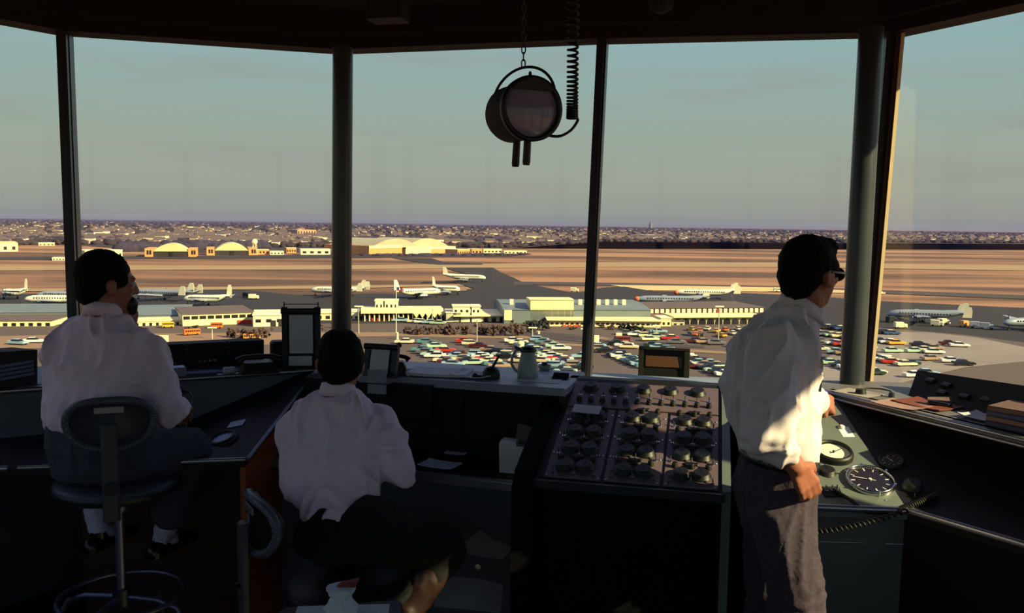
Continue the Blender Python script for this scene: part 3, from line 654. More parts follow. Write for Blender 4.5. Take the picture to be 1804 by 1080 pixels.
for (x0, y0, x1, y1, Y) in ((911, 240, 908, 294, YL + .05), (930, 236, 927, 291, YL - .01)):
    MB().tube([Lp(x0, y0, Y), Lp(x0 + (x1 - x0) * .1, y0 + (y1 - y0) * .1, Y), Lp(x1 + .1 * (x0 - x1), y1 + .1 * (y0 - y1), Y), Lp(x1, y1, Y)], [.010, .0115, .0125, .0105], 14).build('handle', m_black, t)
MB().tube([Lp(934, 142, YL - .02), Lp(934, 126, YL - .02)], [.008, .004], 10).build('sight', m_black, t)
# chain
top = P(922, 119, YL + .03)
b = MB(); z = top.z; k = 0
while z < CEIL - .01:
    pts = [V((top.x, top.y, z)) + (V((math.cos(a) * .006, 0, math.sin(a) * .013)) if k % 2 == 0 else V((0, math.cos(a) * .006, math.sin(a) * .013))) + V((0, 0, .012)) for a in [2 * math.pi * j / 10 for j in range(10)]]
    b.tube(pts, .0022, 5, closed=True); z += .0215; k += 1
o = b.build('lamp_chain', m_steel); o['label'] = 'short steel chain holding the signal lamp'; o['category'] = 'chain'
# coiled cord
pc = P(1004, 90, YL + .02); pb_ = P(1008, 208, YL + .02); pc = V((pb_.x - .006, pb_.y, CEIL))
b = MB(); pts = []; N_ = 0; z = CEIL; turn = 0; L_ = CEIL - pb_.z
npt = 460
for k in range(npt + 1):
    s = k / npt; zz = CEIL - L_ * (1 - (1 - s) ** 1.8); a = 2 * math.pi * 40 * s
    cx_ = pc.x + (pb_.x - pc.x) * (CEIL - zz) / L_
    pts.append(V((cx_ + .0155 * math.cos(a), pc.y + .0155 * math.sin(a), zz)))
b.tube(pts, .0042, 6)
b.tube(spline([pts[-1], P(1017, 214, YL + .02), P(1005, 230, YL), P(985, 240, YL - .02), P(962, 237, YL - .03), P(955, 228, YL - .02)], 8), .0045, 8)
o = b.build('spiral_lamp_cord', m_cord); o['label'] = 'spiral black cord from the ceiling to the signal lamp'; o['category'] = 'cord'

# ================================================================ STOOLS
def stool(name, label, pos, rz, seat_z, seat_r, back_w, back_h, back_z, back_off, col):
    t = thing(name, label, 'stool', TR((pos[0], pos[1], 0), rz))     # backrest on local -Y
    MB().lathe([(seat_r * .55, -.05), (seat_r * .97, -.045), (seat_r, -.03), (seat_r, -.008), (seat_r * .95, .002), (seat_r * .5, .006)], 36, M=Matrix.Translation((0, 0, seat_z))).build('seat', col, t)
    MB().lathe([(seat_r * 1.005, -.036), (seat_r * 1.02, -.03), (seat_r * 1.02, -.02), (seat_r * 1.005, -.014)], 36, M=Matrix.Translation((0, 0, seat_z)), closed=False).build('seat_band', m_steel, t)
    hub = max(.30, seat_z - .44)
    MB().cyl((0, 0, hub - .02), (0, 0, seat_z - .05), .017, seg=16).cyl((0, 0, seat_z - .12), (0, 0, seat_z - .05), .03, .05, seg=16).build('pole', m_stool, t)
    MB().cyl((0, 0, hub - .03), (0, 0, hub + .03), .032, seg=16).build('hub', m_steel, t)
    rr = .21
    MB().tube([(rr * math.cos(2 * math.pi * k / 40), rr * math.sin(2 * math.pi * k / 40), hub + .005) for k in range(40)], .009, 8, closed=True).build('foot_ring', m_stool, t)
    for k in range(4):
        a = math.pi / 4 + k * math.pi / 2 + .3; c, s = math.cos(a), math.sin(a)
        MB().tube([(c * .02, s * .02, hub), (c * .14, s * .14, hub - .005), (c * .21, s * .21, hub - .03), (c * .255, s * .255, hub - .11), (c * .285, s * .285, hub * .35), (c * .30, s * .30, .012)], .011, 8).build('leg', m_stool, t)
        MB().cyl((c * .30, s * .30, 0), (c * .30, s * .30, .02), .017, seg=10).build('foot', m_black, t)
    yb = -back_off
    b = MB(); Mb = Matrix.Translation((0, yb, back_z)) @ Matrix.Rotation(R(90), 4, 'X'); n = 48; ring = []
    def sup(a, e=.75): return math.copysign(abs(math.cos(a)) ** e, math.cos(a)), math.copysign(abs(math.sin(a)) ** e, math.sin(a))
    pts = []
    for k in range(n):
        x, y = sup(2 * math.pi * k / n); x *= (1.0 if y > 0 else 1 - .18 * abs(y)); pts.append((x * back_w / 2, y * back_h / 2))
    bend = lambda x: -.10 * (x / (back_w / 2)) ** 2 * .35
    vs = [V((x * f, yb - bend(x * f) + dy, back_z + y * f)) for f, dy in ((1, 0), (.9, -.008), (.9, -.012 + .004), (.05, -.010)) for x, y in pts]
    vs += [V((x * f, yb - bend(x * f) + dy, back_z + y * f)) for f, dy in ((1, .022), (.8, .034), (.05, .038)) for x, y in pts]
    fs = []
    for k in range(3): fs += [(k * n + i, k * n + (i + 1) % n, (k + 1) * n + (i + 1) % n, (k + 1) * n + i) for i in range(n)]
    fs += [(0 * n + (i + 1) % n, i, 4 * n + i, 4 * n + (i + 1) % n) for i in range(n)]
    for k in (4, 5): fs += [(k * n + (i + 1) % n, k * n + i, (k + 1) * n + i, (k + 1) * n + (i + 1) % n) for i in range(n)]
    b.add(vs, [f[::-1] for f in fs], 0, True); b.add(vs[3 * n:4 * n], [tuple(range(n))]); b.add(vs[6 * n:], [tuple(range(n))])
    b.build('backrest', col, t)
    rim = MB().tube([V((x * 1.0, yb - bend(x) - .003, back_z + y)) for x, y in pts], .014, 8, closed=True)
    for k in range(n):
        x, y = pts[k]; rim.ball((x, yb - bend(x) - .013, back_z + y), .0075, 6, 4)
    rim.build('ribbed_rim', mat('rim_vinyl', (72, 76, 96), .45), t)
    MB().cbox(-.045, .045, yb - .016, yb - .008, back_z + back_h * .26, back_z + back_h * .26 + .022, .004).build('metal_badge', m_alu, t)
    MB().tube([(0, yb - .012, back_z - .01), (0, yb - .03, back_z - back_h * .5), (0, yb - .03, seat_z - .06), (0, yb * .75, seat_z - .085), (0, -.02, seat_z - .085)], .012, 8).build('back_tube', m_steel, t)
    MB().cbox(-.026, .026, yb - .044, yb - .018, seat_z - .06, back_z + .01, .006).build('back_bar', mat('bar_paint', (58, 60, 72), .5), t)
    MB().cyl((0, yb - .055, seat_z + .05), (0, yb - .02, seat_z + .05), .022, seg=12).build('adjusting_knob', m_black, t)
    return t
m_vinyl = mat('slate_vinyl', (56, 60, 76), .5, 0, .1, 30, .08)
m_vinylk = mat('black_vinyl', (20, 20, 24), .5, 0, .1, 30, .08)
ps = P(208, 845, 2.97)
stool('high_stool', 'high swivel stool with an oval ribbed backrest under the left seated man', (ps.x, ps.y), R(21), .83, .21, .265, .160, P(196, 752, 2.70).z, .26, m_vinyl)
pm = P(612, 940, 2.62)
stool('swivel_chair', 'black swivel chair with its backrest turned left under the middle seated man', (pm.x, pm.y + .02), R(-58), .60, .20, .27, .16, .845, .30, m_vinylk)
# side table in the foreground
pt = PZ(600, 1092, .74)
t = thing('side_stool', 'low dark stool with papers at the bottom edge of the picture', 'stool', TR((pt.x, pt.y, 0), R(10)))
MB().cbox(-.16, .16, -.14, .10, .70, .74, .01).build('seat', m_vinylk, t)
for sx_ in (-1, 1):
    for y in (-.12, .08): MB().tube([(sx_ * .13, y, .70), (sx_ * .16, y * 1.2, .0)], .012, 8).build('leg', m_steel, t)
paper('paper_sheet', 'white sheet on the low stool at the bottom edge of the picture', TR((pt.x, pt.y + .0, .7415), R(5)), .24, .16, m_paper)
t = thing('paper_bag', 'crumpled white paper bag with a red top on the low stool at the bottom edge', 'bag', TR((pt.x - .005, pt.y + .03, .743), 0))
b = MB(); rings = [(.040, 0), (.046, .012), (.034, .03), (.026, .045), (.032, .06), (.036, .07)]
b.lathe(rings, 14); b.v = [(x * (1 + .35 * noise.noise(V((x * 60, y * 60, z * 40)))), y * (1 + .35 * noise.noise(V((y * 60, x * 60, z * 50)))), z) for x, y, z in b.v]
b.sm = [False] * len(b.sm); b.build('bag_body', m_paper, t)
b = MB().prism([(-.025, 0, .06), (.035, 0, .062), (.045, 0, .088), (.0, 0, .078)], (0, .02, 0)).build('red_top', mat('red_print', (120, 44, 44), .7), t, label='dark red top')
# ================================================================ PEOPLE
def loft(b, rings, Rv, Fv, seg=28, e=.85):
    vs = []
    for c, ra, rb_ in rings:
        for i in range(seg):
            a = 2 * math.pi * i / seg; x, y = math.cos(a), math.sin(a)
            x = math.copysign(abs(x) ** e, x); y = math.copysign(abs(y) ** e, y)
            vs.append(V(c) + Rv * (x * ra) + Fv * (y * rb_))
    n = len(rings)
    fs = [(k * seg + i, k * seg + (i + 1) % seg, (k + 1) * seg + (i + 1) % seg, (k + 1) * seg + i) for k in range(n - 1) for i in range(seg)]
    fs += [tuple(range(seg - 1, -1, -1)), tuple(range((n - 1) * seg, n * seg))]
    b.add(vs, fs, 0, True); return b
def limb(b, pts, rs, seg=14):
    pts = [V(p) for p in pts]
    for i in range(len(pts) - 1): b.cyl(pts[i], pts[i + 1], rs[i], rs[i + 1], seg)
    for p, r in zip(pts, rs): b.ball(p, r, seg, 8)
    return b
def blob(name, b, voxel, mats, parent, smooth=3, wrinkle=None, **tags):
    me = b.mesh(name + '_raw', mats); o = bpy.data.objects.new(name + '_raw', me); COL.objects.link(o)
    r = o.modifiers.new('r', 'REMESH'); r.mode = 'VOXEL'; r.voxel_size = voxel; r.use_smooth_shade = True
    s = o.modifiers.new('s', 'SMOOTH'); s.iterations = smooth; s.factor = .6
    dg = bpy.context.evaluated_depsgraph_get(); dg.update()
    m2 = bpy.data.meshes.new_from_object(o.evaluated_get(dg)); bpy.data.objects.remove(o); m2.name = name
    if not m2.materials:
        for m in (mats if isinstance(mats, (list, tuple)) else [mats]): m2.materials.append(m)
    if wrinkle:
        ns = [v.normal.copy() for v in m2.vertices]
        for v, n in zip(m2.vertices, ns): v.co += n * wrinkle(v.co, n)
    m2.update(); m2.polygons.foreach_set('use_smooth', [True] * len(m2.polygons))
    return link(name, m2, parent, None, **tags)
def folds(sx_, sy_, sz_, amp, seed=0, gather=None):
    def f(p, n):
        q = V((p.x * sx_ + seed, p.y * sy_, p.z * sz_)); w = V((noise.noise(q * .6), noise.noise(q * .6 + V((9, 3, 1))), 0)) * .9
        r = 1 - abs(noise.noise(q + w)) * 2.2
        d = amp * (r ** 2 if r > 0 else 0) + amp * .35 * noise.noise(q * 2.3)
        if gather:
            for (c, rad, k) in gather:
                h = (p - c).length / rad
                if h < 1: d += k * (1 - h) * math.sin((p - c).z * 150 + noise.noise(p * 20) * 3)
        return d - amp * .3
    return f
def head(b, hair, H, Fd, up, sc=1.0, chin=1.0, pomp=0.0, face=True):
    Fd = V(Fd).normalized(); up = V(up); up = (up - Fd * up.dot(Fd)).normalized(); Rt = Fd.cross(up)
    M = Matrix((Rt, Fd, up)).transposed(); H = V(H)
    def L(x, y, z): return H + M @ V((x * sc, y * sc, z * sc))
    def E(bb, c, r, rot=None): bb.ball(L(*c), V(r) * sc, 20, 14, M=(M @ rot if rot else M))
    E(b, (0, -.012, .028), (.073, .092, .083)); E(b, (0, .028, -.025), (.062, .062, .085)); E(b, (0, .04, -.075), (.044, .048, .033))
    E(b, (0, .072, -.092), (.020, .018, .016)); E(b, (0, .08, .022), (.045, .014, .012))
    limb(b, [L(0, .088, .012), L(0, .106, -.026)], [.008 * sc, .013 * sc]); E(b, (-.011, .098, -.030), (.009, .009, .007)); E(b, (.011, .098, -.030), (.009, .009, .007))
    limb(b, [L(-.020, .086, -.056), L(0, .092, -.055), L(.020, .086, -.056)], [.005, .0065, .005]); limb(b, [L(-.017, .085, -.067), L(0, .091, -.068), L(.017, .085, -.067)], [.005, .007, .005])
    for s in (-1, 1):
        E(b, (s * .040, .062, -.012), (.02, .02, .018)); rot = Matrix.Rotation(s * R(-22), 3, 'Z')
        E(b, (s * .077, -.008, -.012), (.007, .019, .031), rot); E(b, (s * .074, -.002, -.030), (.007, .009, .012))
        limb(b, [L(s * .076, -.02, .012), L(s * .082, -.026, .0), L(s * .080, -.020, -.025)], [.005, .005, .004])
    if hair is not None:
        E(hair, (0, -.020, .036), (.081, .096, .086)); E(hair, (0, -.052, -.012), (.070, .056, .062)); E(hair, (0, -.058, -.048), (.054, .040, .035))
        for s in (-1, 1): E(hair, (s * .066, .022, .022), (.014, .03, .034)); E(hair, (s * .068, .006, .0), (.009, .012, .03))
        if pomp:
            E(hair, (0, .040, .088), (.058, .044, .030)); E(hair, (0, .066, .072), (.046, .022, .024))
    return L, M
def collar(parent, c, Rv, Fv, ra, rb_, tilt, h, m, n=32):
    b = MB(); vs = []
    for k_, (dr, dz) in enumerate(((.016, -.55), (.012, .1), (.005, .55), (.0, .5), (.004, -.5))):
        for i in range(n):
            t = 2 * math.pi * i / n; x, y = math.cos(t), math.sin(t)
            vs.append(V(c) + Rv * (x * (ra + dr)) + Fv * (y * (rb_ + dr)) + V((0, 0, h * dz - tilt * y)))
    fs = [(k_ * n + i, k_ * n + (i + 1) % n, ((k_ + 1) % 5) * n + (i + 1) % n, ((k_ + 1) % 5) * n + i) for k_ in range(5) for i in range(n)]
    return b.add(vs, fs, 0, True).build('collar', m, parent)
def eyes(parent, L, M):
    b = MB()
    for s in (-1, 1): b.ball(L(s * .030, .079, .002), .0115, 12, 8, m=0); b.ball(L(s * .030, .0885, .002), .005, 10, 6, m=1)
    b.build('eye', [m_paper, m_black], parent)
def hand(b, wrist, palm_dir, back_n, thumb_side, sc=1.0, curls=(.7, .9, 1.0, 1.1), spread=.0, length=1.0):
    """palm from the wrist along palm_dir, back of the hand faces back_n, thumb on thumb_side (+1/-1 of cross)"""
    d = V(palm_dir).normalized(); n = V(back_n); n = (n - d * n.dot(d)).normalized(); s = d.cross(n) * thumb_side; w = V(wrist)
    for k, o in enumerate((.028, .010, -.010, -.028)):
        base = w + d * (.085 - .004 * k * sc) + s * o * sc
        limb(b, [w + d * .012 + s * o * .55, base], [.0145 * sc, .0120 * sc], 10)
        q = base; ang = 0; ln = (.044, .049, .046, .036)[k]; rr = (.0095, .0098, .0094, .0085)[k] * sc
        for j in range(3):
            ang += curls[k] * (.8, 1.0, .7)[j]
            dd = (d * math.cos(ang) - n * math.sin(ang) + s * spread * o * 10).normalized(); q2 = q + dd * ln * (1, .62, .5)[j] * length
            limb(b, [q, q2], [rr * (1 - .08 * j), rr * (1 - .08 * (j + 1))], 10); q = q2
    t0 = w + d * .022 + s * .020; t1 = t0 + (d * .7 + s * .65 - n * .35).normalized() * .042; t2 = t1 + (d * .9 + s * .1 - n * .45).normalized() * .034; t3 = t2 + (d * .8 - s * .1 - n * .6).normalized() * .026
    limb(b, [t0, t1, t2, t3], [.0165 * sc, .0130 * sc, .0112 * sc, .0095 * sc], 10)
def shoe(parent, ankle, toe_dir, sole_z=None, m=None):
    d = V(toe_dir); d.z = 0; d.normalize(); s = V((d.y, -d.x, 0)); a = V(ankle); z = a.z - .085 if sole_z is None else sole_z; b = MB()
    up = V((0, 0, 1)); c0 = V((a.x, a.y, z))
    loft_r = [(c0 + d * -.075, .022, .018), (c0 + d * -.06, .032, .034), (c0 + d * 0, .036, .045), (c0 + d * .07, .042, .034), (c0 + d * .13, .045, .026), (c0 + d * .175, .036, .018), (c0 + d * .195, .015, .008)]
    vs = []; n = 16
    for c, w_, h in loft_r:
        for i in range(n):
            t = 2 * math.pi * i / n; vs.append(c + s * (math.cos(t) * w_) + up * (h * (.5 + math.sin(t) * (.9 if math.sin(t) > 0 else .5))))
    k = len(loft_r); fs = [(j * n + i, j * n + (i + 1) % n, (j + 1) * n + (i + 1) % n, (j + 1) * n + i) for j in range(k - 1) for i in range(n)] + [tuple(range(n - 1, -1, -1)), tuple(range((k - 1) * n, k * n))]
    b.add(vs, fs, 0, True); b.cyl(c0 + V((0, 0, .03)), c0 + V((0, 0, .065)), .036, .034, 14)
    o = b.build('shoe', m or m_shoe, parent)
    vs = [c + s * (math.cos(t) * w_ * 1.04) + up * (-.006) for c, w_, h in loft_r for t in (0, math.pi)]
    pl = [loft_r[j][0] + s * loft_r[j][1] * 1.03 for j in range(k)] + [loft_r[j][0] - s * loft_r[j][1] * 1.03 for j in range(k - 1, -1, -1)]
    MB().prism([p + V((0, 0, -.012 + .012)) for p in pl], (0, 0, .014)).build('sole', m_black, o)
def rg(px, py, Y, hw, hd): return (P(px, py, Y), hw, hd)

KQ = .945
def Q(px, py, Y): return P(px, py, Y * KQ)
def rgq(px, py, Y, hw, hd): return (Q(px, py, Y), hw * KQ, hd * KQ)
# ---- person 3: standing man at the right
T3 = thing('person', 'man standing at the right in pale shirt, sunglasses and grey trousers, hand at hip', 'person')
F3 = V((.955, .30, 0)).normalized(); R3 = V((F3.y, -F3.x, 0))
body = MB(); hair = MB(); Yt = 2.62
Lh, Mh = head(body, hair, Q(1426, 482, 2.60), (.80, .60, -.06), (.14, .06, 1), 0.93, pomp=1)
limb(body, [Q(1424, 520, 2.60), Q(1410, 556, 2.61), Q(1395, 600, Yt)], [.050, .050, .055])
loft(body, [rgq(1392, 580, Yt, .08, .05), rgq(1372, 610, Yt, .12, .07), rgq(1362, 680, Yt, .13, .08), rgq(1372, 770, Yt, .12, .07), rgq(1365, 850, Yt, .10, .06), rgq(1368, 915, Yt, .08, .05)], R3, F3)
hipR, hipL = Q(1368, 890, 2.53), Q(1362, 890, 2.70)
kneeR, kneeL = Q(1402, 1050, 2.50), Q(1362, 1060, 2.74); ankR, ankL = Q(1380, 1320, 2.56), Q(1305, 1310, 2.80)
for h, k, a in ((hipR, kneeR, ankR), (hipL, kneeL, ankL)): limb(body, [h, k, V((a.x, a.y, .09))], [.045, .04, .035])
shR, shL = Q(1366, 608, 2.50), Q(1374, 612, 2.76)
elR = Q(1352, 768, 2.40); wrR = Q(1402, 822, 2.40)
limb(body, [shR, elR, lerp(elR, wrR, .5), wrR], [.048, .042, .038, .027])
hand(body, wrR, (Q(1420, 850, 2.42) - wrR), V((.15, -1, .25)), -1, curls=(.35, .4, .4, .45))
elL = Q(1400, 728, 3.02); wrL = P(1444, 697, 3.20)
limb(body, [shL, elL, wrL], [.046, .038, .026])
hand(body, wrL, V((.75, .35, -.55)), V((.2, -.75, .6)), 1, curls=(.75, .8, .85, .9))
bo = blob('body', body, .0055, m_skin, T3, 2)
ho = blob('hair', hair, .006, m_hair, T3, 3, folds(30, 30, 30, .003))
eyes(T3, Lh, Mh)
sh = MB()
loft(sh, [rgq(1407, 536, 2.61, .056, .052), rgq(1400, 550, 2.61, .078, .060), rgq(1386, 566, 2.62, .115, .072), rgq(1371, 588, 2.62, .150, .088), rgq(1362, 618, 2.63, .165, .106), rgq(1356, 655, 2.64, .170, .116), rgq(1353, 700, 2.64, .170, .121), rgq(1358, 745, 2.63, .162, .112), rgq(1368, 785, 2.62, .150, .094), rgq(1372, 806, 2.62, .136, .084)], R3, F3)
limb(sh, [shR, lerp(shR, elR, .35), lerp(shR, elR, .75), elR, lerp(elR, wrR, .33)], [.070, .072, .072, .068, .056])
limb(sh, [Q(1336, 778, 2.42), Q(1378, 788, 2.38)], [.046, .046])      # rolled cuff bulk
limb(sh, [shL, elL, lerp(elL, wrL, .7)], [.075, .062, .05])
g3 = [(elR, .16, .006), (Q(1372, 785, 2.4), .10, .005)]
blob('shirt', sh, .0075, m_shirt_c, T3, 3, folds(13, 13, 6.5, .017, 3, g3), label='pale cotton shirt with rolled sleeves')
collar(T3, Q(1412, 545, 2.605), R3, F3, .050, .052, .034, .042, m_shirt_c)
tr = MB()
loft(tr, [rgq(1370, 800, 2.62, .140, .082), rgq(1368, 822, 2.62, .145, .086), rgq(1364, 860, 2.62, .155, .100), rgq(1368, 905, 2.62, .150, .098), rgq(1374, 945, 2.62, .145, .086)], R3, F3)
limb(tr, [Q(1376, 905, 2.54), Q(1388, 975, 2.51), kneeR, lerp(kneeR, V((ankR.x, ankR.y, .12)), .5), V((ankR.x, ankR.y, .10))], [.088, .084, .080, .076, .082], 18)
limb(tr, [Q(1360, 905, 2.71), Q(1358, 980, 2.73), kneeL, lerp(kneeL, V((ankL.x, ankL.y, .12)), .5), V((ankL.x, ankL.y, .10))], [.086, .082, .078, .074, .08], 18)
blob('trousers', tr, .008, m_trous_gry, T3, 3, folds(14, 14, 4, .010, 8, [(kneeR, .18, .004)]), label='light grey flannel trousers')
bl = MB(); bc3 = Q(1371, 806, 2.62)
bl.tube([bc3 + R3 * math.cos(a) * .136 + F3 * math.sin(a) * .083 for a in [2 * math.pi * k / 40 for k in range(40)]], .014, 8, closed=True)
bl.build('belt', m_black, T3)
for a, d in ((ankR, F3), (ankL, F3)): shoe(T3, V((a.x, a.y, .085)), d, .0)
g = MB(); fr = []
for s in (-1, 1): g.ball(Lh(s * .034, .098, .004), V((.024, .006, .020)) * 1.05, 16, 10, M=Mh)
g.tube([Lh(-.06, .096, .012), Lh(0, .108, .012), Lh(.06, .096, .012)], .003, 8)
for s in (-1, 1): g.tube([Lh(s * .060, .094, .010), Lh(s * .078, .05, .010), Lh(s * .082, -.01, .012)], .003, 8)
g.build('sunglasses', mat('sunglass_brown', (40, 26, 18), .12, 0, .1, 10), T3)
wt = MB(); w0 = lerp(elL, wrL, .93); wd = (wrL - elL).normalized()
wx = wd.orthogonal().normalized(); wy = wd.cross(wx)
wt.tube([w0 + (wx * math.cos(a) + wy * math.sin(a)) * .033 for a in [2 * math.pi * k / 20 for k in range(20)]], .007, 6, closed=True); wt.cyl(w0 + V((0, -.034, .012)), w0 + V((0, -.042, .016)), .017, seg=16)
wt.build('wrist_watch', m_chrome, T3)
tie = MB(); a_, b_, c_ = Q(1434, 590, 2.66), Q(1444, 640, 2.68), Q(1441, 690, 2.68)
tie.prism([a_ + V((-.004, 0, 0)), a_ + V((.006, 0, 0)), b_ + V((.012, 0, 0)), c_ + V((.010, 0, 0)), c_ + V((-.012, 0, 0)), b_ + V((-.02, 0, 0))], (0, .05, 0)); tie.build('tie', m_black, T3, label='narrow dark tie')

# ---- person 2: seated in the middle
T2 = thing('person', 'man in white shirt seated low in the middle, seen from behind, leaning on the desk', 'person')
F2 = V((.12, .99, 0)).normalized(); R2 = V((F2.y, -F2.x, 0))
body = MB(); hair = MB()
Lh2, Mh2 = head(body, hair, P(600, 640, 2.90), (.0, .96, -.28), (0, .25, 1), .97)
hair.ball(P(602, 634, 2.87), V((.075, .080, .084)), 20, 14)
limb(body, [P(600, 665, 2.88), P(596, 700, 2.86), P(592, 730, 2.83)], [.052, .050, .045])
loft(body, [rg(592, 716, 2.86, .07, .05), rg(590, 755, 2.85, .11, .06), rg(590, 800, 2.80, .12, .07), rg(595, 880, 2.68, .11, .07), rg(612, 935, 2.60, .12, .08)], R2, F2)
sR, sL = P(668, 742, 2.88), P(522, 750, 2.88); eR, eL = P(704, 826, 2.76), P(528, 850, 2.84)
wR, wL = P(668, 792, 3.04), P(590, 800, 3.10)
limb(body, [sR, eR, wR], [.046, .038, .026]); limb(body, [sL, eL, wL], [.046, .038, .026])
hand(body, wR, (-.55, .8, -.1), (0, .1, 1), -1, curls=(.4, .45, .5, .5)); hand(body, wL, (.3, .9, -.1), (0, .1, 1), 1, curls=(.3, .35, .4, .4))
hR2, hL2 = P(650, 930, 2.60), P(580, 940, 2.62); kR2, kL2 = P(782, 968, 2.74), P(640, 935, 3.06)
aR2 = P(712, 1085, 2.66); aL2 = P(610, 1090, 3.0)
limb(body, [hR2, kR2, aR2], [.06, .045, .033]); limb(body, [hL2, kL2, aL2], [.06, .045, .033])
blob('body', body, .0065, m_skin, T2, 2); blob('hair', hair, .006, m_hair, T2, 3, folds(30, 30, 30, .003)); eyes(T2, Lh2, Mh2)
sh = MB()
loft(sh, [rg(594, 692, 2.87, .066, .062), rg(592, 706, 2.86, .115, .075), rg(591, 722, 2.86, .150, .095), rg(590, 748, 2.85, .170, .112), rg(589, 785, 2.82, .172, .122), rg(585, 830, 2.77, .166, .124), rg(588, 870, 2.71, .152, .122), rg(600, 898, 2.66, .128, .112), rg(606, 910, 2.64, .108, .10)], R2, F2)
limb(sh, [sR, lerp(sR, eR, .5), eR, lerp(eR, wR, .55)], [.066, .064, .062, .050]); limb(sh, [sL, lerp(sL, eL, .5), eL, lerp(eL, wL, .55)], [.064, .060, .056, .048])
blob('shirt', sh, .0075, m_shirt, T2, 3, folds(14, 10, 5.5, .017, 21, [(P(672, 790, 2.75), .08, .004)]), label='white cotton shirt')
collar(T2, P(596, 687, 2.875), R2, F2, .050, .050, .014, .042, m_shirt)
tr = MB()
loft(tr, [rg(606, 902, 2.65, .125, .105), rg(612, 930, 2.63, .165, .13), rg(616, 965, 2.62, .175, .14)], R2, F2)
limb(tr, [hR2, kR2, lerp(kR2, aR2, .25)], [.10, .078, .068], 18); limb(tr, [hL2, kL2, aL2], [.10, .078, .064], 18)
blob('trousers', tr, .008, m_trous_blk, T2, 3, folds(12, 12, 6, .008, 30), label='black trousers')
bt = MB(); kk = lerp(kR2, aR2, .12); limb(bt, [kk, lerp(kk, aR2, .35), lerp(kk, aR2, .8), aR2, aR2 + (aR2 - kk) * .25], [.058, .064, .052, .048, .05], 18)
blob('boot', bt, .007, m_leather, T2, 3, folds(16, 16, 10, .006, 12), label='reddish brown leather boot')
shoe(T2, aR2 + (aR2 - kk) * .25, (.2, -.3, 0), None, m_leather); shoe(T2, aL2, (.1, 1, 0), None)

# ---- person 1: seated high at the left
T1 = thing('person', 'man in white shirt seated high at the left, head turned right, hand at mouth', 'person')
F1 = V((.22, .975, 0)).normalized(); R1 = V((F1.y, -F1.x, 0))
body = MB(); hair = MB()
Lh1, Mh1 = head(body, hair, P(188, 499, 2.98), (.70, .71, -.08), (.05, 0, 1), .98)
limb(body, [P(184, 530, 2.97), P(178, 565, 2.96), P(176, 600, 2.95)], [.055, .056, .05])
loft(body, [rg(176, 590, 2.95, .09, .05), rg(176, 620, 2.95, .12, .07), rg(170, 690, 2.92, .12, .07), rg(168, 760, 2.90, .12, .07), rg(190, 810, 2.93, .13, .08)], R1, F1)
sR, sL = P(258, 618, 2.97), P(108, 618, 2.93); eR, eL = P(296, 726, 2.93), P(120, 690, 3.16)
wR = P(322, 722, 3.12); wL = P(225, 588, 3.02)
limb(body, [sR, eR, wR], [.046, .040, .027]); limb(body, [sL, eL, wL], [.046, .038, .027])
hand(body, wR, (-.35, .9, -.15), (0, 0, 1), -1, curls=(.5, .55, .6, .6))
hand(body, wL, (.10, .0, 1), (.75, -.65, .1), -1, sc=.9, curls=(.9, 1.0, 1.1, 1.1))
hR1, hL1 = P(238, 806, 2.96), P(150, 812, 2.96); kR1, kL1 = P(336, 790, 3.12), P(150, 800, 3.38)
aR1, aL1 = P(290, 936, 3.16), P(172, 922, 3.2)
limb(body, [hR1, kR1, aR1], [.06, .045, .033]); limb(body, [hL1, kL1, aL1], [.06, .045, .033])
blob('body', body, .0065, m_skin, T1, 2); blob('hair', hair, .006, m_hair, T1, 3, folds(30, 30, 30, .003)); eyes(T1, Lh1, Mh1)
sh = MB()
loft(sh, [rg(178, 553, 2.96, .066, .064), rg(178, 566, 2.96, .115, .076), rg(178, 582, 2.955, .155, .095), rg(178, 606, 2.95, .185, .112), rg(176, 645, 2.94, .182, .122), rg(170, 690, 2.92, .172, .122), rg(166, 730, 2.90, .168, .122), rg(168, 752, 2.90, .160, .118)], R1, F1)
limb(sh, [sR, lerp(sR, eR, .5), eR, lerp(eR, wR, .6)], [.068, .060, .058, .044]); limb(sh, [sL, lerp(sL, eL, .5), eL, lerp(eL, wL, .5)], [.066, .060, .055, .046])
blob('shirt', sh, .0075, m_shirt, T1, 3, folds(13, 10, 5.5, .015, 41), label='white cotton shirt')
collar(T1, P(181, 546, 2.962), R1, F1, .050, .051, .012, .042, m_shirt)
tr = MB()
loft(tr, [rg(168, 742, 2.90, .158, .112), rg(178, 780, 2.92, .185, .14), rg(190, 815, 2.95, .19, .16), rg(192, 832, 2.96, .175, .15)], R1, F1)
limb(tr, [hR1, lerp(hR1, kR1, .5), kR1, lerp(kR1, aR1, .45), lerp(kR1, aR1, .76)], [.098, .09, .076, .068, .072], 18); limb(tr, [hL1, kL1, lerp(kL1, aL1, .60)], [.098, .076, .07], 18)
blob('trousers', tr, .008, m_trous_blue, T1, 3, folds(12, 12, 6, .008, 50), label='slate blue trousers')
for a, top in ((aR1, kR1), (aL1, kL1)):
    b = MB(); dn = (a - top).normalized(); limb(b, [a - dn * .16, a - dn * .08, a - dn * .02, a + dn * .03, a + dn * .03 + V((.02, .03, -.015))], [.044, .042, .042, .036, .030])
    blob('sock', b, .006, m_sock, T1, 2, folds(30, 30, 20, .003))
    shoe(T1, a + dn * .035, (.25, .95, 0), a.z - .085)
ph = thing('microphone', 'small black hand microphone held at the mouth of the left man', 'microphone')
q = P(229, 556, 3.04)
MB().cyl(q, q + V((.012, -.02, .045)), .022, .026, 16).ball(q + V((.012, -.02, .045)), .026, 14, 8).build('microphone_head', m_black, ph)
